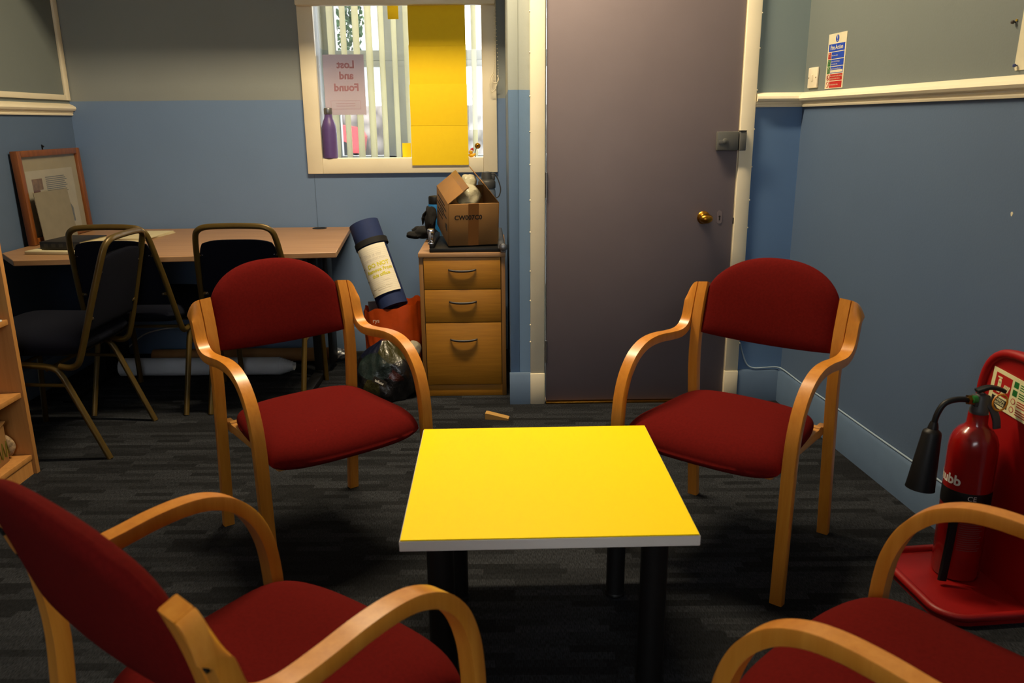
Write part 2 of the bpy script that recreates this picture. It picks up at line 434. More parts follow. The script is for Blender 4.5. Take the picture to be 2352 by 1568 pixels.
# dado rails
RAILP = [(0, 1.238), (.010, 1.238), (.012, 1.244), (.009, 1.248), (.014, 1.252), (.012, 1.257), (.026, 1.262), (.031, 1.270), (.028, 1.279), (.016, 1.287), (.006, 1.291), (.0025, 1.293), (0, 1.294)]
def rail(segs, name, label, dz=0):
    b = MB(); n = len(RAILP)
    for a, c, nr in segs:
        vs = [Vector((q[0] + nr[0] * p[0], q[1] + nr[1] * p[0], p[1] + dz)) for q in (a, c) for p in RAILP]
        b.add(vs, [list(range(n)), list(range(n, 2 * n))[::-1]] + [[i, (i + 1) % n, n + (i + 1) % n, n + i] for i in range(n)], M_CREAM)
    return struct(b.build(name, ang=28), label, 'dado rail')
rail([((xr(YD), YD), (xr(YN), YN), RWN)], 'trim_2', 'cream dado rail along the right wall')
rail([((1.036, YD), (xr(YD), YD), (0, -1))], 'trim_3', 'short cream dado rail between door frame and corner')
rail([((XL, YN), (XL, YW - .002), (1, 0))], 'trim_4', 'cream dado rail on the left wall')
b = MB(); b.bx(XL, XL + .012, YN, YW - .045, 1.31, 1.335, M_CREAM, .002); b.bx(XL, XL + .012, YW - .045, YW - .006, 1.31, ZC, M_CREAM, .002)
struct(b.build('trim_5'), 'cream beading strips framing the upper left wall', 'beading')
struct(MB().bx(-0.9373, -0.9341, YW - .002, YW, .13, 0.9385, M_BLUEGLOSS).build('trim_6'), 'vertical joint line in the wall below the window', 'joint')

# ------------------------------------------------------------------ door, frame, ironmongery
b = MB()
for x0, x1 in ((.134, .194), (.977, 1.034)):
    b.bx(x0, x1, YD - .016, YD + .03, .14, DZ + .06, M_CREAM, .004); b.bx(x0 - .001, x1 + .001, YD - .019, YD + .03, 0, .14, M_CREAM, .003)
b.bx(.194, .977, YD - .016, YD + .03, DZ, DZ + .06, M_CREAM, .004)
b.bx(.190, .199, YD + .01, YD + .09, 0, DZ, M_CREAM); b.bx(.974, .985, YD - .003, YD + .09, 0, DZ, M_CREAM)
for z_ in (.27, .36, .48, .60, .74, .86, 1.02, 1.17, 1.30, 1.44, 1.58):
    for x_ in (.134, 1.034):
        b.lathe([(.0008, -.004), (.0035, -.002), (.0035, .002), (.0008, .004)], M_CREAM, 8, TR((x_, YD - .012, z_ + .02 * math.sin(9 * z_ + x_)), rx=rad(90)))
struct(b.build('trim_7'), 'cream painted door frame', 'door frame')
door = MB().bx(.202, .973, YD - .006, YD + .036, .012, DZ - .004, M_DOOR, .002).build('door_1')
struct(door, 'plain mauve grey door with brass knob and grey rim lock', 'door')
k = MB(); T = TR((.850, YD - .006, .802), rx=rad(90)); k.lathe([(.026, 0), (.027, .003)], M_BRASS, 32, T)
k.lathe([(.027, .003), (.024, .007), (.016, .010), (.013, .014), (.012, .026), (.013, .028)], M_BRASS, 32, T); k.lathe([(.004, .026), (.014, .029), (.0205, .036), (.0225, .045), (.020, .055), (.014, .062), (.005, .066)], M_BRASS, 32, T @ Matrix.Diagonal((1.25, .88, 1, 1)))
k.build('knob', door)
k = MB(); y = YD - .0065
k.prism([(.9105 + .0105 * math.cos(a) + .006, .803 + (.016 if math.sin(a) > 0 else -.016) + .0105 * math.sin(a)) for a in [2 * PI * i / 24 for i in range(24)]], 0, .0018, M_DOOR, frame_T((0, y, 0), (1, 0, 0), (0, 0, 1)))
k.lathe([(.0042, 0), (.0042, .002)], M_INK, 12, TR((.9165, y - .0005, .806), rx=rad(90))); k.bx(.9142, .9188, y - .0024, y, .790, .806, M_INK)
k.build('keyhole_plate', door)
k = MB(); yk = YD - .006
k.bx(.883, .968, yk - .028, yk, 1.072, 1.145, M_GREYM, .003); k.lathe([(.0115, 0), (.0105, .004), (.009, .005)], M_GREYM, 20, TR((.914, yk - .028, 1.108), rx=rad(90)))
k.bx(.888, .914, yk - .031, yk - .027, 1.098, 1.112, M_GREYM, .001)
k.build('rim_lock', door)
st = MB(); st.bx(.9715, .997, YD - .040, YD - .016, 1.071, 1.146, M_GREYM, .002); st.bx(.9705, .997, YD - .042, YD - .016, 1.146, 1.1495, M_BLACK, .001)
for z in (1.078, 1.139): st.lathe([(.002, 0), (.002, .001)], M_STEEL, 8, TR((.996, YD - .040, z), rx=rad(90)))
tag(st.build('lock_keep'), 'grey metal lock keep screwed to the right door frame', 'lock')
for z in (.235, .94):
    h = MB(); h.lathe([(.0045, -.05), (.0045, .05)], M_STEEL, 10, TR((.2005, YD - .009, z)))
    for q in range(5): h.lathe([(.0055, -.008), (.0055, .008)], M_STEEL, 10, TR((.2005, YD - .009, z - .04 + q * .02)))
    h.build('hinge', door)
h = MB(); h.bx(.9735, .9765, YD - .0072, YD - .002, .775, .80, M_BLACK); h.bx(.979, .984, YD - .0042, YD - .002, .785, .795, M_BLACK)
struct(h.build('trim_8'), 'dark latch plate on the door edge', 'latch plate')
struct(MB().bx(.20, .975, YD - .02, YD + .05, 0, .009, M_BRASS, .002).build('trim_9'), 'brass threshold strip under the door', 'threshold')

# ------------------------------------------------------------------ internal window
fr = MB(); y0 = YW - .018
FX0, FX1, FZ0, FZ1 = -0.963, 0.0032, 0.9417, 2.0352
GX0, GX1, GZ0, GZ1 = -0.886, -0.0685, 1.0166, 1.9603
fr.bx(FX0, GX0, y0, YW + .01, FZ0, FZ1, M_CREAM, .003); fr.bx(GX1, FX1, y0, YW + .01, FZ0, FZ1, M_CREAM, .003)
fr.bx(GX0, GX1, y0, YW + .01, FZ0, GZ0, M_CREAM, .003); fr.bx(GX0, GX1, y0, YW + .01, GZ1, FZ1, M_CREAM, .003)
M_GREYREV = mat('grey_reveal_paint', (172, 180, 186), .5)
fr.bx(GX0 - .016, GX0, YW + .01, YW + .1, GZ0 - .016, GZ1 + .016, M_GREYREV); fr.bx(GX1, GX1 + .014, YW + .01, YW + .1, GZ0 - .016, GZ1 + .016, M_CREAM)
fr.bx(GX0, GX1, YW + .01, YW + .1, GZ0 - .016, GZ0, M_CREAM); fr.bx(GX0, GX1, YW + .01, YW + .1, GZ1, GZ1 + .016, M_CREAM)
win = fr.build('window_1'); struct(win, 'cream framed internal window looking into the next office', 'window')
GY = YW + .062
MB().bx(GX0 + .001, GX1 - .001, GY, GY + .004, GZ0 + .001, GZ1 - .001, M_GLASS).build('pane', win)

# roller blind box at the top of the window
rb = thing('roller_blind', 'cream roller blind cassette across the top of the internal window', 'blind', (-0.4788, YW - .02, 1.7356))
c = MB(); c.bx(-0.4788, 0.4788, -.05, 0, 0, .09, M_CREAM, .006); c.build('cassette', rb)
c = MB(); c.lathe([(.026, -.43), (.026, .43)], M_CREAM, 20, TR((0, -.024, .12), ry=rad(90))); c.build('fabric_roll', rb)
ch = MB()
def chain(pts):
    for p in spline(pts, 10): ch.lathe([(.0006, -.0022), (.0021, -.001), (.0021, .001), (.0006, .0022)], M_CREAM, 6, TR(p))
chain([(0.4804, -.03, 0.0214), (0.4847, -.028, -0.1284), (0.4901, -.026, -0.2996), (0.4869, -.026, -0.3531), (0.4740, -.03, -0.3906), (0.4580, -.03, -0.4012), (0.4473, -.028, -0.3745), (0.4547, -.026, -0.3317), (0.4676, -.024, -0.3049), (0.4740, -.024, -0.2354), (0.4751, -.026, -0.1070), (0.4751, -.028, 0.0214)])
chain([(0.4676, -.025, -0.3210), (0.4601, -.027, -0.3424), (0.4676, -.028, -0.3585), (0.4836, -.028, -0.3585), (0.4922, -.027, -0.3424), (0.4869, -.026, -0.3264)])
ch.build('bead_chain', rb)

# yellow paper strip of four taped sheets hanging over the glass and frame
yp = thing('paper_strip', 'long yellow paper strip of taped sheets hanging down the internal window', 'paper', (-0.2836, YW - .026, 0.9866))
xs = [(-.1466, .1402), (-.1455, .1391), (-.1423, .138), (-.1402, .137)]
zs = [-.0064, .1883, .3809, .565, .749]
for i in range(4):
    a, bq = xs[i]; s_ = MB()
    f = lambda u, v, a=a, bq=bq, i=i: (a + (bq - a) * u, -.002 - .006 * math.sin(PI * v) * (.3 + .1 * i) - .0012 * (i % 2), zs[i] + (zs[i + 1] - zs[i] + .004) * v)
    g = lambda u, v, a=a, bq=bq, i=i: (a + (bq - a) * u, -.0012 - .006 * math.sin(PI * v) * (.3 + .1 * i) - .0012 * (i % 2), zs[i] + (zs[i + 1] - zs[i] + .004) * v)
    s_.shell(f, g, 8, 10, M_YPAPER); s_.build('sheet', yp)
n_ = MB().bx(-0.4869, -0.4419, GY - .0015, GY, 1.0187, 1.0883, M_YPAPER).build('paper_note'); tag(n_, 'small yellow paper note at the bottom of the window beside the strip', 'paper', 'yellow notes on the glass')
n_ = MB(); n_.bx(-0.5318, -0.4783, GY - .0015, GY, 1.6853, 1.7998, M_YPAPER); n_ = n_.build('paper_note', rot=None); tag(n_, 'small yellow paper note at the top of the window under the blind', 'paper', 'yellow notes on the glass')

# lost and found notice, fixed on the far side, seen mirrored through the glass
M_SIGNP = thin_paper('lilac_backlit_paper', (226, 214, 218)); M_SIGNR = thin_paper('faded_red_print', (214, 166, 170)); M_PLAST = glass('clear_plastic_sleeve')
sg = thing('notice', 'laminated lost and found notice seen mirrored through the internal window', 'sign', (-0.7661, GY + .006, 1.375))
c = MB(); c.bx(-.103, .103, -.0006, .0006, -.144, .147, M_SIGNP); c.build('paper', sg)
c = MB(); Tm = lambda x, z: frame_T((x, -.0012, z), (-1, 0, 0), (0, 0, 1))
for t, x, z in (('Lost', .011, .098), ('and', .011, .045), ('Found', .009, -.012)): c.text(t, .050, M_SIGNR, Tm(x, z), bold=.035)
x0_, x1_, z0_, z1_ = -.075, .075, -.116, -.075
c.bx(x0_, x1_, -.0012, -.0008, z0_, z0_ + .0008, M_SIGNR); c.bx(x0_, x1_, -.0012, -.0008, z1_, z1_ + .0008, M_SIGNR)
c.bx(x0_, x0_ + .0008, -.0012, -.0008, z0_, z1_, M_SIGNR); c.bx(x1_, x1_ + .0008, -.0012, -.0008, z0_, z1_, M_SIGNR)
for z in (-.090, -.101): c.bx(-.048, .048, -.0012, -.0008, z, z + .0012, M_SIGNR)
c.build('lettering', sg)
c = MB(); c.bx(-.109, .109, .0012, .0018, -.15, .152, M_PLAST); c.build('sleeve', sg)

# purple bottle on the window ledge
pb = thing('water_bottle', 'purple metal water bottle standing on the internal window ledge', 'bottle', (-0.8474, YW + .012, GZ0))
MB().lathe([(.032, 0), (.0364, .004), (.037, .013), (.037, .139), (.0353, .158), (.029, .18), (.0214, .197), (.0187, .21), (.0184, .217)], M_PURPLE, 36).build('body', pb)
MB().lathe([(.0198, .217), (.0209, .2195), (.0209, .242), (.0193, .247), (.0107, .249)], M_STEEL, 30).build('cap', pb)

# rubber duck with a tiny red hat
M_DUCK = mat('yellow_rubber', (222, 168, 10), .4); M_HAT = mat('red_felt', (170, 24, 24), .8); M_BEAK = mat('orange_rubber', (214, 110, 30), .45)
dk = thing('rubber_duck', 'small yellow rubber duck in a red and white hat on the window ledge', 'toy duck', (-0.1284, YW + .02, GZ0))
c = MB(); c.grid(lambda u, v: ((.0185 * math.sin(PI * v) ** .7 * math.cos(2 * PI * u)) * 1.05 + (.004 if math.cos(2 * PI * u) > 0 else 0) * v, .013 * math.sin(PI * v) ** .7 * math.sin(2 * PI * u), .009 - .009 * math.cos(PI * v) + (.006 * max(0, math.cos(2 * PI * u)) ** 2 * math.sin(PI * v))), 20, 12, M_DUCK, wrap=True); c.build('body', dk)
def ball(b, c_, r, m, sx=1, sy=1, sz=1, seg=16): b.grid(lambda u, v: (c_[0] + r * sx * math.sin(PI * v) * math.cos(2 * PI * u), c_[1] + r * sy * math.sin(PI * v) * math.sin(2 * PI * u), c_[2] - r * sz * math.cos(PI * v)), seg, 10, m, wrap=True); return b
h = ball(MB(), (-.004, 0, .026), .0105, M_DUCK).build('head', dk)
ball(MB(), (-.0145, 0, .0265), .005, M_BEAK, 1.2, .9, .5).build('beak', h)
c = MB(); c.lathe([(.0100, 0), (.0108, .002), (.0100, .004)], M_PAPER, 16, TR((-.001, 0, .031), ry=rad(25))); c.build('hat_trim', h)
c = MB(); c.lathe([(.0098, .003), (.0088, .008), (.005, .014), (.001, .018)], M_HAT, 16, TR((-.001, 0, .031), ry=rad(25))); c.build('hat', h)
# small brass disc on a rod beside the duck
bs = thing('brass_disc', 'small round brass disc on a stem behind the rubber duck', 'ornament', (-0.107, YW + .04, GZ0))
c = MB(); c.tube([(-.004, 0, 0), (-.005, 0, .02), (.002, 0, .046)], circ(.0022, 8), M_DKGREY); c.build('stem', bs)
c = MB(); c.lathe([(.015, -.003), (.0155, 0), (.0145, .003), (.010, .0035), (.008, .002), (.004, .004), (.001, .004)], M_BRASS, 24, TR((.009, 0, .056), rx=rad(90))); c.lathe([(.0045, .004), (.003, .006)], M_BLACK, 12, TR((.009, 0, .056), rx=rad(90))); c.build('disc', bs)

# ------------------------------------------------------------------ next office and what lies outside
AY0, AY1, AX0, AX1 = YW + .1, 6.01, -1.21, 1.5
M_OFFW = two_tone('paint_next_office', (196, 196, 190), (172, 180, 184), 1.6875, wob=0)
M_UPVC = mat('white_window_frame', (206, 210, 212), .35, var=.02)
M_SLAT = thin_paper('cream_blind_fabric', (236, 232, 206), .5)
M_OUT = mat('pale_render', (228, 226, 220), .8, var=.05); M_SLATE = mat('slate_roof', (110, 112, 118), .7, var=.15)
w = MB(); w.bx(AX0 - .1, AX0, AY0, AY1 + .1, 0, 2.6, M_OFFW); struct(w.build('wall_office_left'), 'left wall of the next office', 'wall')
w = MB(); w.bx(AX1, AX1 + .1, AY0, AY1 + .1, 0, 2.6, M_OFFW); struct(w.build('wall_office_right'), 'right wall of the next office', 'wall')
OX0, OX1, OZ0, OZ1 = -1.177, .96, 0.9117, 2.27
w = MB(); w.bx(AX0, AX1, AY1, AY1 + .1, 0, OZ0, M_OFFW); w.bx(AX0, AX1, AY1, AY1 + .1, OZ1, 2.6, M_OFFW); w.bx(AX0, OX0, AY1, AY1 + .1, OZ0, OZ1, M_OFFW); w.bx(OX1, AX1, AY1, AY1 + .1, OZ0, OZ1, M_OFFW)
struct(w.build('wall_office_back'), 'outer wall of the next office', 'wall')
struct(MB().bx(AX0, AX1, AY0, AY1, -.05, 0, M_CARPET).build('floor_office'), 'floor of the next office', 'floor')
struct(MB().bx(AX0, AX1, AY0, AY1, 2.6, 2.65, M_CEIL).build('ceiling_office'), 'ceiling of the next office', 'ceiling')
w = MB(); fy0, fy1 = AY1 - .005, AY1 + .06
for x0, x1 in ((OX0, OX0 + .06), (-0.7864, -0.7116), (-0.7009, -0.626), (-0.3103, -0.2301), (OX1 - .06, OX1)): w.bx(x0, x1, fy0, fy1, OZ0, OZ1, M_UPVC, .004)
w.bx(OX0, OX1, fy0, fy1, OZ0, OZ0 + .05, M_UPVC, .004); w.bx(OX0, OX1, fy0, fy1, OZ1 - .06, OZ1, M_UPVC, .004)
w.bx(OX0, OX1, fy0 - .004, fy1, 1.6126, 1.6821, M_UPVC, .004); w.bx(OX0, OX1, fy0 - .001, fy1, 1.5698, 1.6126, M_UPVC, .004)
w2 = w.build('window_2'); struct(w2, 'white framed outer window of the next office', 'window')
MB().bx(OX0, OX1, AY1 + .03, AY1 + .034, OZ0, OZ1, M_GLASS).build('pane', w2)
M_PLATE = mat('white_handle', (225, 226, 226), .3)
MB().bx(-0.7223, -0.7009, fy0 - .02, fy0, 1.3397, 1.4788, M_PLATE, .004).build('handle', w2)
vb = thing('vertical_blind', 'cream vertical slat blind in front of the outer window', 'blind', (-1.1235, AY1 - .15, 0.9545))
x = 0.0
for i in range(13):
    c = MB(); a = rad(70 + 4 * math.sin(i * 1.7))
    if i >= 8: x += .007
    c.box((0, 0, .64), (.084, .003, 1.28), M_SLAT, T=TR((x, 0, 0), rz=a)); c.build('slat', vb); x += .086
c = MB(); c.bx(-.06, 1.2, -.03, .03, 1.28, 1.33, M_UPVC, .004); c.build('head_rail', vb)
ol = thing('added_office_fill', 'unseen fill light added under the next office ceiling', 'light', (-.3, 5.0, 2.58))  # unseen lamp and housing, added to brighten the next office
MB().bx(-.5, .5, -.12, .12, 0, .02, M_UPVC, .004).build('housing', ol)
la2 = area('office_fill_lamp', (0, 0, -.002), .95, .2, 14.0, (1.0, .93, .82)); la2.parent = ol
# outside
M_GND = mat('pale_tarmac', (176, 176, 172), .9, var=.1)
struct(MB().bx(-14, 14, 6.2, 40, .35, .45, M_GND).build('ground'), 'pale car park outside', 'ground')
def stone(name):
    m, n, l, b = nt(name); g = n.new('ShaderNodeNewGeometry')
    v = n.new('ShaderNodeTexVoronoi'); v.inputs['Scale'].default_value = 3.2; l.new(g.outputs['Position'], v.inputs['Vector'])
    cr = n.new('ShaderNodeValToRGB'); cr.color_ramp.elements[0].color = (*s2l((165, 160, 152)), 1); cr.color_ramp.elements[1].color = (*s2l((88, 85, 80)), 1); cr.color_ramp.elements[1].position = .6
    l.new(v.outputs['Distance'], cr.inputs['Fac']); l.new(cr.outputs['Color'], b.inputs['Base Color']); b.inputs['Roughness'].default_value = .9
    return m
tag(MB().bx(-7, 6, 16.0, 16.4, .45, 1.50, stone('rubble_stone')).build('stone_wall'), 'pale rubble stone wall across the car park outside', 'wall')
bd = thing('pale_building', 'pale rendered building with grey slate roof far outside the window', 'building', (-1.0, 24.0, .45))
c = MB(); c.bx(-3.6, 6, 0, 5, 0, 3.5, M_OUT); wl = c.build('walls', bd)
c = MB(); c.bx(-3.7, 6.1, -.2, 5, 3.5, 3.75, M_UPVC); c.add([(-3.7, -.1, 3.75), (6.1, -.1, 3.75), (6.1, 3, 5.0), (-3.7, 3, 5.0), (-3.7, 5, 3.75), (6.1, 5, 3.75)], [[0, 1, 2, 3], [3, 2, 5, 4], [0, 3, 4], [1, 5, 2]], M_SLATE); c.build('roof', bd)
M_PANE = mat('dark_window_pane', (150, 156, 160), .2)
for q in range(4): MB().bx(-3 + q * 2.1, -2.1 + q * 2.1, -.03, .02, 1.6, 2.8, M_PANE).build('window', wl)
tr = thing('tree', 'dark green tree outside at the left of the window', 'tree', (-3.75, 19.0, .45))
MB().tube([(0, 0, 0), (.05, 0, 1.2), (0, 0, 2.6)], lambda t: circ(.16 - .06 * t, 10), mat('bark', (80, 66, 50), .9)).build('trunk', tr)
M_LEAF = mat('dark_leaves', (52, 74, 46), .8, var=.5, nscale=3)
c = MB()
for q in range(2600):
    a, e = R.uniform(0, 2 * PI), R.uniform(-1, 1); rr = R.uniform(.3, 1) ** .5
    p = Vector((.85 * rr * math.cos(a) * (1 - e * e) ** .5, .85 * rr * math.sin(a) * (1 - e * e) ** .5, 3.2 + 2.0 * rr * e))
    T = TR(p, R.uniform(0, PI), R.uniform(0, PI), R.uniform(0, PI)); c.add([(-.07, 0, 0), (0, -.04, .01), (.07, 0, 0), (0, .04, .01)], [[0, 1, 2, 3]], M_LEAF, T)
c.build('foliage', tr, weld=False)
cr_ = thing('car', 'red car parked outside behind the window blind', 'car', (-3.45, 15.2, .45), rad(4))
M_CARRED = mat('red_car_paint', (190, 24, 30), .25, coat=.5); M_TYRE = mat('tyre_rubber', (24, 24, 26), .8)
c = MB(); c.prism([(-1.0, .22), (1.0, .22), (1.05, .5), (.95, .66), (.55, .72), (.25, 1.02), (-.65, 1.05), (-1.0, .75), (-1.05, .45)], -.42, .42, M_CARRED, frame_T((0, 0, 0), (1, 0, 0), (0, 0, 1))); bdy = c.build('body', cr_)
c = MB(); c.prism([(.46, .73), (.22, .98), (-.15, 1.0), (-.15, .73)], .421, .427, M_PANE, frame_T((0, 0, 0), (1, 0, 0), (0, 0, 1))); c.prism([(-.2, .73), (-.2, 1.0), (-.6, 1.0), (-.82, .75)], .421, .427, M_PANE, frame_T((0, 0, 0), (1, 0, 0), (0, 0, 1))); c.build('side_window', bdy)
for sx in (-.62, .64):
    for sy in (-.36, .36): MB().lathe([(.1, -.07), (.21, -.07), (.22, -.04), (.22, .04), (.21, .07), (.1, .07)], M_TYRE, 24, TR((sx, sy, .22), rx=rad(90))).build('wheel', cr_)

# ------------------------------------------------------------------ ceiling light
cl = thing('ceiling_light', 'long ceiling batten light hanging in front of the alcove beam', 'light', (-.15, 2.90, 2.76))
c = MB(); c.bx(-.62, .62, -.045, .045, .014, .065, M_UPVC, .006); c.build('housing', cl)
M_DIFF = mat('lit_diffuser', (255, 226, 170), .6, emit=2.0)
c = MB(); c.bx(-.60, .60, -.040, .040, .006, .014, M_DIFF, .002); c.build('diffuser', cl)
la = area('ceiling_lamp', (0, 0, 0), 1.18, .09, LAMP_POWER, LAMP_COLOR); la.parent = cl

# ------------------------------------------------------------------ red armchairs (front faces local -Y)
W0, A_ = .196, .032
def seat_mesh():
    def wid(t): return .200 + (.228 - .200) * t
    def P(u, v, top):
        s = 2 * u - 1; t = 2 * v - 1
        e = max(0.0, (1 - abs(s) ** 7) * (1 - abs(t) ** 7)) ** .5
        x = s * wid(v) * (1 - .045 * max(0, t) ** 6 - .10 * max(0, -t) ** 4)
        fwd = .07 + .398 * v - .030 * abs(s) ** 4 * max(0, t) ** 3 + .012 * (1 - s * s) * max(0, t) + .018 * abs(s) ** 3 * max(0, -t) ** 2
        z = .366 - .022 * max(0, t - .35) ** 2 / .42 + .012 * max(0, -t) ** 1.5 * (1 - .5 * s * s)
        z += (.038 * e + .008 * (1 - s * s) * (1 - t * t)) if top else -.034 * e
        return (x, -fwd, z)
    return MB().shell(lambda u, v: P(u, v, True), lambda u, v: P(u, v, False), 30, 30, M_RED)
def back_mesh():
    def P(u, v, front):
        s = 2 * u - 1
        zb = .562 - .010 * (1 - s * s); zt = .690 + .108 * max(0.0, 1 - abs(s) ** 2.3) ** .62
        z = zb + (zt - zb) * v; t = 2 * v - 1
        e = max(0.0, (1 - abs(s) ** 8) * (1 - abs(t) ** 8)) ** .5
        lean = .040 - .27 * max(0, z - .56) - .3 * max(0, z - .70) ** 1.5
        fwd = lean - .012 * (1 - s * s) + (.020 * e + .006 * (1 - s * s) * (1 - t * t) if front else -.020 * e)
        return (s * (W0 + .001), -fwd, z)
    return MB().shell(lambda u, v: P(u, v, True), lambda u, v: P(u, v, False), 34, 26, M_RED)
def bentply(path_uz, x, width, thick, side):
    p = [(x, -u, z) for u, z in path_uz]
    pts = spline(p, 7)
    h, w_, r_ = thick / 2, width / 2, .003
    fx = (-.92, -.6, -.3, 0, .3, .6, .8, .92); prof = [(h, w_ * q) for q in fx] + [(h - r_, w_), (-h + r_, w_)] + [(-h, w_ * q) for q in fx[::-1]] + [(-h + r_, -w_), (h - r_, -w_)]
    b = MB().tube(pts, prof, M_BEECH, up=(1, 0, 0), caps=False); n0 = len(b.v) - len(prof)
    for o in (0, n0): b.f += [((o + i, o + i + 1, o + 16 - i, o + 17 - i), 0) for i in range(7)] + [((o + 7, o + 8, o + 9, o + 10), 0), ((o, o + 17, o + 18, o + 19), 0)]
    for v in b.v:
        if v.z > .655:                                 # the top end slopes down and rounds off outwards
            o = abs(v.x) - W0; d = .10 * o + (.034 * ((o - .034) / .030) ** 2.2 if o > .034 else 0)
            v.z = .655 + (v.z - .655) * (1 - d / .057)
    return b
LEGP = [(-.002, 0), (.012, .14), (.028, .30), (.040, .42), (.043, .50), (.036, .585), (.022, .65), (.002, .712)]
ARMP = [(.002, .712), (.022, .65), (.034, .61), (.047, .588), (.070, .572), (.105, .566), (.16, .5695), (.22, .576), (.275, .5765), (.32, .568), (.362, .546), (.398, .506), (.420, .455), (.430, .40), (.4345, .32), (.438, .16), (.440, 0)]
M_BOLT = mat('dark_bolt', (30, 28, 26), .35, metal=.6)
def make_armchair(label, loc, rz):
    t = thing('armchair', label, 'chair', loc, rz, 'red fabric wooden armchairs')
    st_ = seat_mesh().build('seat', t, ang=60)
    back_mesh().build('backrest', t, ang=60)
    for s in (-1, 1):
        bentply(LEGP, s * (W0 + A_ / 2), A_ - .0005, .024, s).build('leg', t)
        bentply(ARMP, s * (W0 + A_ * 1.5 + .0012), A_ + .001, .024, s).build('armrest', t)
        r = MB(); r.bx(s * (W0 - .010) - .010, s * (W0 - .010) + .010, -.420, -.012, .318, .346, M_BEECHH, .003); r.build('side_rail', t)
        for u, z in ((.0215, .650), (.036, .608)):
            bo = MB(); q = TR((s * (W0 + A_ * 1.5), -u + .0125, z), rx=rad(-90)); bo.lathe([(.0075, -.002), (.0075, .001), (.005, .0018), (.0035, .0005)], M_BOLT, 16, q)
            bo.build('bolt', t)
    r = MB(); r.bx(-W0, W0, -.41, -.39, .316, .350, M_BEECHH, .003); r.bx(-W0, W0, -.07, -.05, .316, .350, M_BEECHH, .003); r.build('cross_rail', t)
    return t
ac = make_armchair('red armchair behind the left side of the yellow table, small pale mark on its seat', (-.6715, 2.3879, 0), .6432)
# pale mark on the seat of this one
dup(ac, (.797, 2.286, 0), -.7021, 'red armchair behind the right side of the yellow table, in front of the door')
dup(ac, (-.5057, .8620, 0), 2.4784, 'red armchair seen from behind at the bottom left, nearest the bookcase')
dup(ac, (.7696, .7801, 0), -2.4473, 'red armchair cut off at the bottom right, beside the fire extinguisher')
mk = ball(MB(), (0, 0, 0), .006, M_STAIN, 1, 1, .25).build('seat_mark', ac, loc=(-.078, -.402, .4010)); mk['label'] = 'small pale mark on the red seat'

# ------------------------------------------------------------------ yellow coffee table
ct = thing('coffee_table', 'low square coffee table with bright yellow top and white edge', 'table', (.0945, 1.7302, 0), .0069)
c = MB(); c.bx(-.2995, .2995, -.2995, .2995, .3715, .3935, M_WHITEEDGE, .0012, seg=1); tt = c.build('tabletop', ct)
c = MB(); c.bx(-.2975, .2975, -.2975, .2975, .3935, .3962, M_YELLOW, .0006, seg=1); c.build('yellow_surface', tt)
for lx, ly, lr in ((-.225, -.222, .0285), (.225, -.222, .0285), (-.205, .115, .0235), (.200, .115, .0235)):
    c = MB(); c.lathe([(lr + .0015, .004), (lr + .001, .010), (lr, .014), (lr, .366)], M_BLACK, 28, TR((lx, ly, 0))); c.box((lx, ly, .3685), (.09, .09, .006), M_BLACK, .002); lg = c.build('leg', ct)
    MB().lathe([(lr, 0), (lr + .003, .003), (lr + .003, .008), (lr, .012)], M_BLACK, 24, TR((lx, ly, 0))).build('foot', lg)

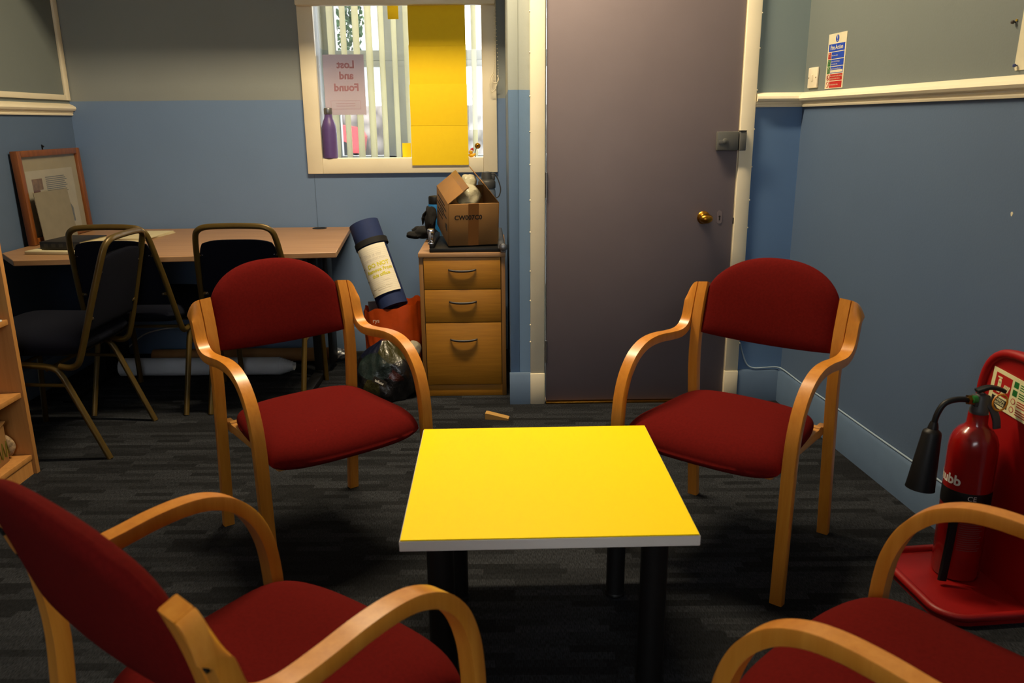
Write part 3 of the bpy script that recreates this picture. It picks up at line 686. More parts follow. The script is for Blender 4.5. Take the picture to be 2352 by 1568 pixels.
# ------------------------------------------------------------------ blue stacking chairs (front faces local -Y; origin between rear feet)
def make_stacker(label, loc, rz):
    t = thing('stacking_chair', label, 'chair', loc, rz, 'navy stacking chairs')
    PR = rrect(.020, .022, .007, 3)
    pts = [(-.196, -.135, .358), (-.196, -.10, .352), (-.195, -.074, .360), (-.194, -.058, .385), (-.188, -.030, .47), (-.178, .004, .585), (-.166, .036, .69), (-.158, .054, .75)]
    top = [(-.148, .064, .782), (-.125, .070, .799), (-.09, .072, .805), (-.03, .073, .807)]
    left = pts + top; loop = left + [(-x, y_, z) for x, y_, z in left[::-1]]
    MB().tube(spline(loop, 6), PR, M_BRONZE, up=None).build('back_frame', t)
    for s in (-1, 1):
        leg = [(.196 * s, -.002, 0), (.196 * s, -.06, .145), (.196 * s, -.108, .265), (.196 * s, -.130, .318), (.196 * s, -.152, .346), (.196 * s, -.20, .358), (.196 * s, -.30, .366), (.196 * s, -.385, .370), (.196 * s, -.418, .360), (.197 * s, -.435, .335), (.199 * s, -.448, .22), (.201 * s, -.462, 0)]
        MB().tube(spline(leg, 6), PR, M_BRONZE).build('leg', t)
        MB().tube([(.196 * s, -.112, .285), (.196 * s, -.438, .293)], circ(.007, 10), M_BRONZE).build('stretcher', t)
        for z, yy, xt in ((.69, .034, .164), (.525, -.012, .182)):
            br_ = MB(); br_.bx(min(s * (xt - .030), s * xt), max(s * (xt - .030), s * xt), yy - .006, yy + .004, z - .006, z + .006, M_BRONZE, .002); br_.lathe([(.003, 0), (.003, .002)], M_STEEL, 8, TR((s * (xt - .022), yy + .004, z), rx=rad(-90))); br_.build('bracket', t)
    def PB(u, v, front):
        s = 2 * u - 1; z = .475 + .275 * v - .014 * abs(s) ** 4 * v ** 3; e = max(0, (1 - abs(s) ** 8) * (1 - abs(2 * v - 1) ** 10)) ** .5
        wv = .178 - .030 * v - .012 * max(0, v - .8) ** 2 / .04
        y_ = -.030 + .30 * (z - .47) - (.014 if front else 0) + (-.012 if front else .006) * e
        return (s * wv, y_, z)
    MB().shell(lambda u, v: PB(u, v, True), lambda u, v: PB(u, v, False), 20, 16, M_NAVY).build('backrest', t, ang=60)
    def PS(u, v, top_):
        s = 2 * u - 1; q = 2 * v - 1; e = max(0, (1 - abs(s) ** 6) * (1 - abs(q) ** 6)) ** .5
        x = s * (.198 + .012 * v) * (1 - .06 * abs(q) ** 6); y_ = -.055 - .41 * v + .02 * abs(s) ** 4 * max(0, q) ** 3
        return (x, y_, (.425 + .062 * e + .006 * v) if top_ else (.425 - .044 * e))
    MB().shell(lambda u, v: PS(u, v, True), lambda u, v: PS(u, v, False), 24, 20, M_NAVY).build('seat', t, ang=60)
    c = MB(); c.tube([(-.2, -.30, .352), (.2, -.30, .352)], circ(.007, 8), M_BRONZE); c.tube([(-.2, -.18, .346), (.2, -.18, .346)], circ(.007, 8), M_BRONZE); c.build('seat_bar', t)
    return t
sc0 = make_stacker('navy stacking chair turned sideways towards the left wall, nearest the bookcase', (-1.440, 2.982, 0), rad(-91))
dup(sc0, (-1.528, 3.238, 0), rad(179), 'navy stacking chair tucked under the desk behind the sideways chair')
dup(sc0, (-1.034, 3.238, 0), rad(180), 'navy stacking chair at the desk directly behind the left red armchair')

# ------------------------------------------------------------------ desk
dz = .671
ds = thing('desk', 'beech topped office desk against the back wall below the blue wall', 'desk', (-1.39, 3.75, 0))
c = MB(); 
poly = [(-1.9421, 3.2247), (-0.6762, 3.3498), (-0.7618, 4.1997), (-2.1026, 4.1997), (-2.1026, 3.424)]
c.prism([(p[0] + 1.39, p[1] - 3.75) for p in poly], dz - .024, dz, M_DESK); dt = c.build('desktop', ds)
dt_mod = dt.modifiers.new('bevel', 'BEVEL'); dt_mod.width = .003; dt_mod.segments = 2
MB().lathe([(.030, 0), (.036, 0), (.036, .003), (.030, .004), (.029, .002)], M_BLACK, 28, TR((.477, .397, dz - .001)), cap=False).lathe([(.029, -.0005), (.029, .0015)], M_BLACK, 28, TR((.477, .397, dz - .001))).build('cable_grommet', ds)
for lx in (.515, -.53):
    c = MB(); c.bx(lx - .022, lx + .022, .0, .06, .03, dz - .03, M_BLACK, .006); c.bx(lx + .033, lx + .055, .08, .19, .04, dz - .03, M_BLACK, .004); c.bx(lx - .025, lx + .03, -.34, .19, 0, .032, M_BLACK, .008); c.bx(lx - .022, lx + .022, -.34, .36, dz - .055, dz - .024, M_BLACK, .004); c.build('leg', ds)
MB().bx(-.53, .515, .33, .35, dz - .09, dz - .024, M_BLACK, .003).build('frame_rail', ds)

# picture leaning on the left wall
M_FRAMEW = wood('varnished_pine_frame', (108, 60, 22), (132, 76, 30), .35, axis=2, scale=5, coat=.3)
M_MATB = mat('cream_mount_board', (150, 140, 112), .8, var=.04); M_SHEET = mat('aged_print_paper', (164, 158, 140), .8, var=.05)
M_GREYP = mat('grey_print', (96, 98, 98), .8, var=.2, nscale=60); M_BROWNP = mat('brown_print', (112, 88, 68), .8, var=.25, nscale=60); M_PINKP = mat('plum_print', (100, 70, 66), .8, var=.2, nscale=60)
pf = thing('framed_picture', 'wood framed print propped upright on the desk against the left wall', 'picture', (XL + .037, 3.617, dz + .001))
PW, PH = .546, .412
Tl = Matrix.Rotation(rad(-2.2), 4, 'Y')
c = MB()
c.bx(-.012, .020, 0, .032, 0, PH, M_FRAMEW, .004, Tl); c.bx(-.012, .020, PW - .032, PW, 0, PH, M_FRAMEW, .004, Tl)
c.bx(-.012, .020, .032, PW - .032, 0, .03, M_FRAMEW, .004, Tl); c.bx(-.012, .020, .032, PW - .032, PH - .028, PH, M_FRAMEW, .004, Tl); c.build('frame', pf)
c = MB(); c.bx(-.008, .004, .03, PW - .03, .028, PH - .026, M_MATB, 0, Tl); c.build('mount', pf)
c = MB(); c.bx(.004, .0048, .06, PW - .08, .03, PH - .09, M_SHEET, 0, Tl)
c.bx(.0048, .0052, .10, .185, .235, .285, M_BROWNP, 0, Tl); c.bx(.0048, .0052, .10, .155, .19, .235, M_PINKP, 0, Tl)
for q in range(9): c.bx(.0048, .0052, .215, .40 - .01 * (q % 3), .215 + q * .0088, .219 + q * .0088, M_GREYP, 0, Tl)
c.prism([(.355, .065), (.415, .065), (.415, .13), (.385, .165), (.355, .13)], .0049, .0054, M_GREYP, Tl @ frame_T((0, 0, 0), (0, 1, 0), (0, 0, 1)))
c.build('print', pf)
MB().bx(.0100, .0110, .03, PW - .03, .028, PH - .026, M_GLASS, 0, Tl).build('glazing', pf)
sh = MB(); sh.box((0, 0, .115), (.003, .29, .23), mat('grey_backing_board', (122, 116, 100), .85), T=TR((XL + .083, 3.80, dz + .001), ry=rad(-5))); tag(sh.build('paper_sheet'), 'cream backing sheet leaning against the framed picture', 'paper')
wh = MB(); wh.lathe([(.004, 0), (.004, .010), (.002, .012)], M_BLACK, 10, TR((XL, 3.90, 1.097), ry=rad(90))); wh.bx(XL, XL + .004, 3.897, 3.903, 1.083, 1.105, M_BLACK); tag(wh.build('wall_hook'), 'small dark picture hook on the left wall above the framed print', 'hook')
# cream tray frame lying flat, with a black book on it
tf = thing('empty_frame', 'cream picture frame lying flat on the desk under a black book', 'frame', (-1.80, 3.52, dz + .0004), rad(-7))
c = MB()
for a in ((-.16, .16, -.165, -.13), (-.16, .16, .13, .165), (-.16, -.125, -.13, .13), (.125, .16, -.13, .13)): c.bx(a[0], a[1], a[2], a[3], 0, .014, M_CREAMP, .002)
c.build('moulding', tf); MB().bx(-.125, .125, -.13, .13, .001, .004, M_CREAMP).build('backing', tf)
bk = thing('book', 'thick black hardback book lying on the cream frame on the desk', 'book', (-1.845, 3.53, dz + .0142), rad(-5))
M_COVER = mat('black_book_cloth', (20, 20, 24), .5, var=.15, nscale=80)
c = MB(); c.bx(-.088, .088, -.105, .105, .028, .031, M_COVER, .001); c.bx(-.088, .088, -.105, .105, 0, .003, M_COVER, .001); c.bx(-.088, .088, -.107, -.103, 0, .031, M_COVER, .0015)
M_FOIL = mat('dull_foil_print', (46, 44, 42), .5)
for q in range(5): c.bx(-.07 + q * .033, -.052 + q * .033, -.1076, -.1068, .008, .023, M_FOIL)
c.build('cover', bk); MB().bx(-.084, .084, -.102, .101, .003, .028, M_CREAMP).build('pages', bk)
pl = MB()
for q in range(3): pl.bx(-.10, .10, -.14, .14, q * .0035, q * .0035 + .003, M_CREAMP, 0, TR((0, 0, 0), rz=.05 * q))
tag(pl.build('paper_stack', loc=(-1.72, 3.90, dz + .0005), rot=(0, 0, rad(-8))), 'thin stack of cream papers on the desk behind the chair backs', 'papers')

# ------------------------------------------------------------------ rolls and cable under the desk
def roll(name, label, p0, p1, r, m, turns, cat='paper roll', pull=0.0):
    d = (Vector(p1) - Vector(p0)); L = d.length
    T = frame_T(p0, d.orthogonal(), d.cross(d.orthogonal()))
    prof = []
    N = turns * 28
    outer = [(r * (1 - .55 * i / N) * math.cos(2 * PI * i / 28), r * (1 - .55 * i / N) * math.sin(2 * PI * i / 28)) for i in range(N + 1)]
    th = min(.0012, r * .55 / turns * .3)
    inner = [((math.hypot(*p) - th) * p[0] / math.hypot(*p), (math.hypot(*p) - th) * p[1] / math.hypot(*p)) for p in outer]
    ring = outer + inner[::-1]; n = len(ring); b = MB()
    frac = [i / N for i in range(N + 1)]; frac = frac + frac[::-1]
    vs = [(p[0], p[1], z + (pull * f if z else 0)) for z in (0, L) for p, f in zip(ring, frac)]
    fs = [[i, (i + 1) % n, n + (i + 1) % n, n + i] for i in range(n)]
    h = N + 1
    for z0 in (0, n): fs += [[z0 + i, z0 + i + 1, z0 + n - 2 - i, z0 + n - 1 - i] for i in range(h - 1)]
    b.add(vs, fs, m, T)
    return tag(b.build(name, weld=False), label, cat)
M_ROLLW = mat('white_roll_paper', (196, 200, 206), .7, var=.03)
roll('paper_roll', 'thick white paper roll lying on the floor under the desk', (-1.85, 3.80, .046), (-1.075, 3.787, .046), .045, M_ROLLW, 6, pull=.075)
roll('paper_roll', 'long brown paper roll lying against the wall under the desk', (-1.78, 4.01, .038), (-.84, 4.01, .038), .037, mat('kraft_paper', (150, 104, 60), .8), 4)
M_FOILW = mat('crumpled_clear_wrap', (200, 204, 210), .18, metal=.6, var=.3, nscale=60, bump=1.0, bscale=90)
fo = MB(); fo.grid(lambda u, v: (.05 * v + .008 * math.sin(9 * u * 2 * PI) * v, (.030 - .012 * v + .004 * math.sin(7 * 2 * PI * u + 9 * v)) * math.cos(2 * PI * u), (.030 - .012 * v + .004 * math.sin(5 * 2 * PI * u + 14 * v)) * math.sin(2 * PI * u)), 40, 10, M_FOILW, wrap=True)
tag(fo.build('wrap_roll', loc=(-.835, 4.01, .040)), 'shiny crumpled wrapping at the end of the brown roll', 'wrapping')
cb = MB(); cb.tube(spline([(-2.06, 4.20, .30), (-2.04, 4.17, .20), (-2.0, 4.12, .04), (-1.84, 4.10, .14), (-1.64, 4.12, .17), (-1.50, 4.15, .15), (-1.46, 4.18, .27), (-1.47, 4.21, .42)], 8), circ(.0035, 8), M_WHITEEDGE)
tag(cb.build('desk_cable'), 'pale cable looping under the desk by the left wall', 'cable')

M_HANDLE = mat('dark_bronze_handle', (44, 38, 34), .4)
# ------------------------------------------------------------------ filing cabinet
CX0, CX1, CY0, CY1, CZ = -.342, .030, 3.432, 4.0, .650
fc = thing('filing_cabinet', 'oak filing cabinet with three drawers beside the pillar', 'cabinet', (CX0, CY0, 0))
cw = CX1 - CX0; cd = CY1 - CY0
c = MB(); c.bx(0, .018, .004, cd, 0, CZ - .02, M_OAKV, .001); c.bx(cw - .018, cw, .004, cd, 0, CZ - .02, M_OAKV, .001); c.bx(.018, cw - .018, cd - .01, cd, 0, CZ - .02, M_OAKV); c.bx(.018, cw - .018, .012, cd, .045, .06, M_OAKV); c.bx(.018, cw - .018, .012, .03, .05, CZ - .02, M_INK)
c.bx(.018, cw - .018, .006, .022, 0, .052, M_OAK, .001); c.build('carcass', fc)
MB().bx(-.002, cw + .002, -.004, cd, CZ - .02, CZ, M_DESK, .002).build('top', fc)
for z0_, z1_ in ((.0555, .3395), (.3425, .4875), (.4905, .628)):
    d_ = MB().bx(.0205, cw - .0205, 0, .016, z0_, z1_, M_OAK, .001).build('drawer', fc)
    zc = z1_ - .055 if z1_ > .35 else z1_ - .077
    hp = [(cw / 2 - .058, .002, zc + .004), (cw / 2 - .054, -.010, zc + .002), (cw / 2 - .03, -.018, zc - .001), (cw / 2, -.020, zc - .002), (cw / 2 + .03, -.018, zc - .001), (cw / 2 + .054, -.010, zc + .002), (cw / 2 + .058, .002, zc + .004)]; hp = [(q_[0], q_[1] * .75, q_[2]) for q_ in hp]
    MB().tube(spline(hp, 6), lambda t: circ(.0030 + .0026 * math.sin(PI * t), 10), M_HANDLE).build('handle', d_)

# paper trimmer on the cabinet
pt = thing('paper_trimmer', 'black desktop paper trimmer lying on the filing cabinet under the box', 'paper trimmer', (-.295, 3.437, CZ + .0005))
MB().bx(0, .305, 0, .39, 0, .018, M_BLACK, .003).build('base', pt)
c = MB(); c.bx(.0, .020, .005, .38, .018, .040, M_BLACK, .003); c.build('guide_rail', pt)
c = MB(); c.bx(-.006, .016, .03, .055, .040, .075, M_CHROME, .004); c.bx(-.008, .020, .02, .06, .075, .098, M_CHROME, .004); c.bx(-.004, .010, .015, .03, .050, .085, M_STEEL, .003); c.bx(-.006, .020, .004, .03, .034, .042, M_CHROME, .003); c.build('clamp', pt)
c = MB(); c.tube([(.310, .0, .024), (.300, .38, .045)], rrect(.030, .022, .006), M_STEEL, up=(0, 0, 1)); c.build('cutting_rail', pt)
c = MB(); c.lathe([(.010, -.012), (.0165, -.010), (.0175, 0), (.016, .006), (.009, .010)], M_STEEL, 28, TR((.318, -.012, .022), rx=rad(90))); c.bx(.306, .330, -.012, .012, -.0, .010, M_STEEL, .003); c.build('knob', pt)

# open cardboard box
BXW, BXD, BXH = .220, .345, .182
cbx = thing('cardboard_box', 'open brown cardboard box printed CW007C0 on the filing cabinet', 'box', (-.2135, 3.454, .6752), rot=(rad(-0), 0, rad(12)))
Tb = Matrix.Rotation(rad(9.0), 4, 'X')
c = MB(); th = .004
c.bx(0, BXW, 0, th, 0, BXH, M_CARD, .001, Tb); c.bx(0, BXW, BXD - th, BXD, 0, BXH, M_CARD, .001, Tb); c.bx(0, th, 0, BXD, 0, BXH, M_CARD, .001, Tb); c.bx(BXW - th, BXW, 0, BXD, 0, BXH, M_CARD, .001, Tb); c.bx(0, BXW, 0, BXD, 0, th, M_CARD, .001, Tb)
c.text('CW007C0', .0275, M_INK, Tb @ frame_T((.086, -.0008, .123), (1, 0, 0), (0, 0, 1)), bold=.03, sx=.98)
Ts = Tb @ frame_T((-.0006, 0, 0), (0, -1, 0), (0, 0, 1))
for q, (a, e_, z) in enumerate(((.10, .30, .150), (.06, .27, .134), (.12, .31, .118), (.05, .22, .106), (.14, .30, .092), (.16, .31, .074))): 
    x_ = a
    while x_ < e_:
        wd = R.uniform(.006, .02); c.bx(-x_ - wd, -x_, z, z + .0065, -.0002, .0004, M_INK, 0, Ts); x_ += wd + .004
c.bx(-.062, -.030, .055, .085, -.0002, .0004, M_INK, 0, Ts); c.bx(-.09, -.075, .06, .08, -.0002, .0004, M_INK, 0, Ts)
c.build('body', cbx)
MB().bx(.086, .132, -.0005, .0002, .0, BXH, M_TAPE, 0, Tb).bx(.086, .132, -.0005, .006, BXH - .0002, BXH + .0005, M_TAPE, 0, Tb).build('tape', cbx)
def flap(hinge, along, out, L, Wd, m=M_CARD):
    T = Tb @ frame_T(hinge, along, out); return MB().bx(0, L, 0, Wd, -.0018, .0018, m, .0008, T), T
f_, T_ = flap((0, .004, BXH), (0, 1, 0), (.78, 0, .62), BXD - .008, .112)
f_.bx(0, BXD - .008, .085, .1135, -.0026, -.0019, M_TAPE, 0, T_); f_.bx(0, BXD - .008, .085, .1135, .0019, .0026, M_TAPE, 0, T_); f_.build('flap', cbx)
f_, T_ = flap((BXW, .004, BXH), (0, 1, 0), (-.62, 0, .78), BXD - .008, .112, M_CARD); f_.build('flap', cbx)
f_, T_ = flap((.006, .006, BXH), (1, 0, 0), (0, .35, -.94), BXW - .012, .10); f_.build('flap', cbx)
M_BUB = mat('bubble_wrap', (214, 208, 176), .22, var=.1, nscale=40, bump=.7, bscale=110, trans=.35)
bw = MB()
def lump(b, c_, r, m, sx, sy, sz, amp=.12, seed=0, nu=28, nv=18):
    def f(u, v):
        d = Vector((math.sin(PI * v) * math.cos(2 * PI * u), math.sin(PI * v) * math.sin(2 * PI * u), -math.cos(PI * v)))
        k = 1 + amp * (math.sin(5 * d.x + 3 * d.z + seed) + math.sin(4 * d.y - 6 * d.z + 2 * seed) * .7 + .5 * math.sin(11 * d.x * d.y + 7 * d.z + seed)) / 1.6
        return (c_[0] + r * sx * k * d.x, c_[1] + r * sy * k * d.y, c_[2] + r * sz * k * d.z)
    return b.grid(f, nu, nv, m, wrap=True)
lump(bw, (-.125, 3.60, .870), .06, M_BUB, .85, .9, .95, .12, 1.0); lump(bw, (-.130, 3.66, .925), .04, M_BUB, .9, 1, 1.1, .12, 2.0)
tag(bw.build('bubble_wrap_parcel'), 'translucent bubble wrapped lump sticking out of the cardboard box', 'parcel')
bag2 = MB(); lump(bag2, (-.133, 3.65, .765), .075, mat('grey_packing', (92, 88, 80), .7, var=.3), .8, 1.2, .55, .1, 3.0)
tag(bag2.build('packing_filler'), 'dull grey packing inside the cardboard box under the wrapped lump', 'packing')

# bottles, gloves around the box
gb = thing('sports_bottle', 'clear grey sports bottle with dark lid and strap behind the box', 'bottle', (-.050, 3.935, CZ + .0005))
M_GREYCLR = mat('smoky_clear_plastic', (150, 160, 172), .15, trans=.6)
MB().lathe([(.040, 0), (.043, .006), (.043, .20), (.040, .225), (.037, .235)], M_GREYCLR, 32).build('body', gb)
c = MB(); c.lathe([(.041, .232), (.042, .236), (.042, .262), (.036, .270), (.027, .274), (.024, .300), (.022, .308), (.01, .310)], M_DKGREY, 32); c.bx(-.004, .040, -.009, .009, .270, .296, M_DKGREY, .004); c.build('lid', gb)
c = MB(); c.tube(spline([(.020, 0, .300), (.040, 0, .298), (.058, 0, .262), (.066, 0, .225), (.058, 0, .195), (.044, 0, .185)], 7), circ(.003, 8), M_DKGREY); c.build('strap', gb)
bl = thing('blue_flask', 'small blue flask with black lid behind the left side of the box', 'flask', (-.303, 3.945, CZ + .0005))
MB().lathe([(.033, 0), (.035, .004), (.035, .150), (.033, .158)], mat('bright_blue_plastic', (30, 112, 176), .4), 28).build('body', bl)
c = MB(); c.lathe([(.030, .158), (.031, .160), (.031, .190), (.028, .196), (.012, .198)], M_BLACK, 28); c.build('lid', bl)
M_WOOL = mat('black_wool', (16, 15, 15), .95, var=.3, nscale=120, bump=.5, bscale=300)
g_ = MB(); lump(g_, (0, 0, .030), .05, M_WOOL, 1.2, .9, .60, .10, .4)
lump(g_, (-.055, -.01, .020), .030, M_WOOL, 1.3, .8, .62, .10, 2.4); lump(g_, (-.030, .012, .042), .028, M_WOOL, 1.3, .9, .62, .10, 1.2)
tag(g_.build('glove', loc=(-.345, 3.865, CZ + .001)), 'black woollen glove lying on the left back corner of the cabinet', 'glove')
g_ = MB(); lump(g_, (0, 0, .085), .045, M_WOOL, .6, .75, 1.35, .2, 1.7)
for q in range(7): g_.tube([(-.015 - .002 * q, -.02 + .004 * q, .125 - .004 * q), (-.032 - .002 * (q % 3), -.02 + .005 * q, .106 - .006 * q), (-.038, -.02 + .005 * q, .086 - .005 * q)], circ(.0028, 6), M_WOOL)
tag(g_.build('scarf', loc=(-.311, 3.745, .676)), 'black fringed scarf bundled beside the cardboard box', 'scarf')
sl = MB(); sl.box((0, 0, .045), (.003, .10, .09), M_CREAMP, .001, TR((-.004, 3.60, .6695), rz=rad(8))); tag(sl.build('paper_folder'), 'pale folder wedged upright beside the right side of the box', 'folder')

# ------------------------------------------------------------------ yoga mat, bags
m0 = Vector((-.487, 3.655, .366)); m1 = Vector((-.626, 3.795, .735))
ax = (m1 - m0).normalized(); ML = (m1 - m0).length
ex = (Vector((1, 0, 0)) - ax * ax.x).normalized(); Tm_ = frame_T(m0, ex, ax.cross(ex))
Tm_ = Matrix(((ex.x, ax.cross(ex).x, ax.x, m0.x), (ex.y, ax.cross(ex).y, ax.y, m0.y), (ex.z, ax.cross(ex).z, ax.z, m0.z), (0, 0, 0, 1)))
ym = thing('yoga_mat', 'rolled blue exercise mat with handwritten note leaning out of the orange bag', 'exercise mat', (0, 0, 0))
MR = .0765
c = MB()
N = 5 * 30
sp = [(MR * (1 - .62 * i / N) * math.cos(2 * PI * i / 30 + .6), MR * (1 - .62 * i / N) * math.sin(2 * PI * i / 30 + .6)) for i in range(N + 1)]
ti = .0062
inn = [((math.hypot(*p) - ti) * p[0] / math.hypot(*p), (math.hypot(*p) - ti) * p[1] / math.hypot(*p)) for p in sp]
ring = sp + inn[::-1]; n = len(ring); h_ = N + 1
fs = [[i, (i + 1) % n, n + (i + 1) % n, n + i] for i in range(n)]
for z0 in (0, n): fs += [[z0 + i, z0 + i + 1, z0 + n - 2 - i, z0 + n - 1 - i] for i in range(h_ - 1)]
c.add([(p[0], p[1], z) for z in (0, ML) for p in ring], fs, M_BLUEMAT, Tm_); c.build('roll', ym, weld=False)
M_STRAP = mat('black_webbing', (14, 14, 16), .8)
c = MB(); c.lathe([(MR + .0003, .298), (MR + .0018, .299), (MR + .0018, .326), (MR + .0003, .327)], M_STRAP, 48, Tm_, cap=False); c.build('strap', ym)
M_NOTE = mat('lined_note_paper', (230, 222, 200), .8, var=.02); M_LINE = mat('ruled_line', (196, 190, 180), .8); M_HILITE = mat('yellow_highlighter', (206, 196, 20), .7); M_PENCIL = mat('pale_pencil', (212, 204, 188), .8)
def oncyl(r, a0): return lambda v: Vector(((r) * math.cos(a0 + v.x / r), (r) * math.sin(a0 + v.x / r), v.y))
A0 = rad(-90 - 2)
nw = oncyl(MR + .0025, A0)
c = MB(); c.grid(lambda u, v: nw(Vector((-.084 + .158 * u, .060 + .232 * v, 0))), 20, 6, M_NOTE, Tm_)
c2 = oncyl(MR + .0028, A0)
for q in range(24):
    zz = .070 + q * .0088; c.grid(lambda u, v: c2(Vector((-.076 + .148 * u, zz + .0007 * v, 0))), 16, 2, M_LINE, Tm_)
for q in range(4):
    zz = .075 + q * .062; c.lathe([(.0001, 0), (.0032, 0), (.0032, .0004)], M_INK, 10, Tm_ @ Matrix.Translation(nw(Vector((-.077, zz, 0)))) @ Matrix.Rotation(A0 - .077 / MR, 4, 'Z') @ Matrix.Rotation(rad(90), 4, 'Y'))
c3 = oncyl(MR + .0031, A0)
def note(t, size, z, m, x=0.0, bold=0.0): c.text(t, size, m, Tm_, bold=bold, warp=lambda v: c3(Vector((v.x + x, v.y + z, 0))))
note('DO NOT', .026, .196, M_HILITE, .006, .03); note('Remove From', .022, .171, M_HILITE, .004, .03); note('this office', .022, .147, M_HILITE, .004, .03)
note('This is my', .021, .246, M_PENCIL, -.006, .004); note('personal mat', .020, .225, M_PENCIL, .0, .004)
for x_, z_, L_ in ((.022, .118, .035), (-.010, .092, .10), (.0, .082, .07)):
    pts = [c3(Vector((x_ - L_ / 2 + L_ * i / 40, z_ + .0022 * math.sin(i * 1.3) * math.sin(i * .37 + 1) + .001 * math.sin(i * .7), 0))) for i in range(41)]
    c.tube([Tm_ @ p for p in pts], circ(.00035, 5), M_PENCIL)
nt_ = c.build('note', ym, weld=False); nt_['label'] = 'lined paper note with yellow highlighter writing'

# orange shopping bag standing behind the dark bag
ob = thing('shopping_bag', 'orange plastic shopping bag standing on the floor beside the cabinet', 'bag', (-.495, 3.70, 0))
def bagf(u, v, k=0.0):
    a = 2 * PI * u; ca, sa = math.cos(a), math.sin(a); e_ = 3.2
    x_ = math.copysign(abs(ca) ** (2 / e_), ca) * (.125 - k + .012 * v); y_ = math.copysign(abs(sa) ** (2 / e_), sa) * (.105 - k)
    wr = .004 * math.sin(17 * u * 2 * PI + 8 * v) + .005 * math.sin(5 * 2 * PI * u - 6 * v)
    return (x_ * (1 + wr * 4), y_ * (1 + wr * 4), v * (.372 + .022 * ca * 1.0 + .006 * math.sin(9 * a)))
c = MB(); c.grid(lambda u, v: bagf(u, v), 64, 14, M_ORANGE, wrap=True); c.grid(lambda u, v: bagf(u, v, .003), 64, 14, M_ORANGE, wrap=True)
c.add([bagf(i / 64, 0) for i in range(64)], [list(range(64))], M_ORANGE)
M_BAGTXT = mat('white_bag_print', (232, 206, 190), .6)
c.text("rys", .026, M_BAGTXT, frame_T((-.068, -.1098, .315), (1, -.04, 0), (0, 0, 1)), bold=.01)
c.build('body', ob, weld=False)
M_BAGY = mat('yellow_bag_print', (214, 150, 30), .5)
c = MB(); c.tube(spline([(-.128, -.03, .22), (-.133, -.05, .10), (-.130, -.07, .06), (-.128, -.05, .16), (-.129, -.02, .25)], 6), rrect(.012, .002, .0008, 1), M_BAGY, up=(1, 0, 0)); c.build('handle', ob)
bc_ = MB(); bc_.box((0, 0, .06), (.075, .01, .12), mat('grey_card', (120, 122, 126), .7), .002, TR((-.575, 3.745, .255), ry=rad(-4))); tag(bc_.build('grey_folder'), 'grey folder poking out of the left of the orange bag', 'folder')
# bulging see-through bag of clothes on the floor
def clothes(name):
    m, n, l, b = nt(name); tc = n.new('ShaderNodeTexCoord')
    v = n.new('ShaderNodeTexVoronoi'); v.inputs['Scale'].default_value = 10; l.new(tc.outputs['Object'], v.inputs['Vector'])
    sp_ = n.new('ShaderNodeSeparateColor'); l.new(v.outputs['Color'], sp_.inputs[0])
    cr = n.new('ShaderNodeValToRGB'); cr.color_ramp.interpolation = 'CONSTANT'
    cols = [(0, (18, 17, 20)), (.28, (48, 46, 16)), (.42, (20, 24, 44)), (.56, (28, 40, 40)), (.70, (58, 22, 14)), (.82, (20, 19, 22))]
    el = cr.color_ramp.elements
    el[0].position, el[0].color = 0, (*s2l(cols[0][1]), 1); el[1].position, el[1].color = cols[1][0], (*s2l(cols[1][1]), 1)
    for p_, q_ in cols[2:]:
        e_ = el.new(p_); e_.color = (*s2l(q_), 1)
    l.new(sp_.outputs[0], cr.inputs['Fac']); l.new(cr.outputs['Color'], b.inputs['Base Color']); b.inputs['Roughness'].default_value = .32; b.inputs['Coat Weight'].default_value = .4; b.inputs['Coat Roughness'].default_value = .2
    nb = n.new('ShaderNodeTexNoise'); nb.inputs['Scale'].default_value = 26; nb.inputs['Detail'].default_value = 4; l.new(tc.outputs['Object'], nb.inputs['Vector'])
    bp = n.new('ShaderNodeBump'); bp.inputs['Strength'].default_value = .8; bp.inputs['Distance'].default_value = .01; l.new(nb.outputs['Fac'], bp.inputs['Height']); l.new(bp.outputs['Normal'], b.inputs['Normal'])
    return m
M_CLOTH = clothes('dark_clothes_through_plastic')
db = thing('clothes_bag', 'dark see-through bag of mixed clothes slumped on the floor before the orange bag', 'bag', (-.510, 3.462, 0))
def sack(u, v):
    a = 2 * PI * u; prof = [(0, .125), (.15, .142), (.4, .140), (.65, .115), (.85, .070), (1.0, .02)]
    for (p, r0), (q, r1) in zip(prof[:-1], prof[1:]):
        if p <= v <= q: r_ = r0 + (r1 - r0) * (v - p) / (q - p); break
    k = 1 + .07 * math.sin(3 * a + 7 * v) + .05 * math.sin(7 * a - 9 * v) + .03 * math.sin(13 * a + 15 * v)
    return (r_ * k * math.cos(a), r_ * k * .82 * math.sin(a), .255 * v + .004)
c = MB(); c.grid(sack, 56, 24, M_CLOTH, wrap=True); c.add([sack(i / 56, 0) for i in range(56)] , [list(range(56))], M_CLOTH); c.add([sack(i / 56, 1) for i in range(56)], [list(range(56))], M_CLOTH); c.build('sack', db, weld=False)
c = MB(); Tt = TR((-.012, -.128, .105), rx=rad(80), ry=rad(0), rz=rad(0)) @ Matrix.Rotation(rad(-28), 4, 'Z')
c.box((0, 0, 0), (.062, .026, .002), M_INK, T=Tt); c.text('tafoor', .017, M_PAPER, Tt @ Matrix.Translation((0, -.002, .0014)), bold=.02); c.build('tag', db)
wc = MB(); lump(wc, (0, 0, .04), .045, mat('cream_cotton', (190, 182, 160), .9, bump=.3, bscale=40), .7, .9, .9, .1, .9); tag(wc.build('cotton_bag', loc=(-.388, 3.545, .150)), 'cream cotton bag squeezed between the clothes bag and the cabinet', 'bag')

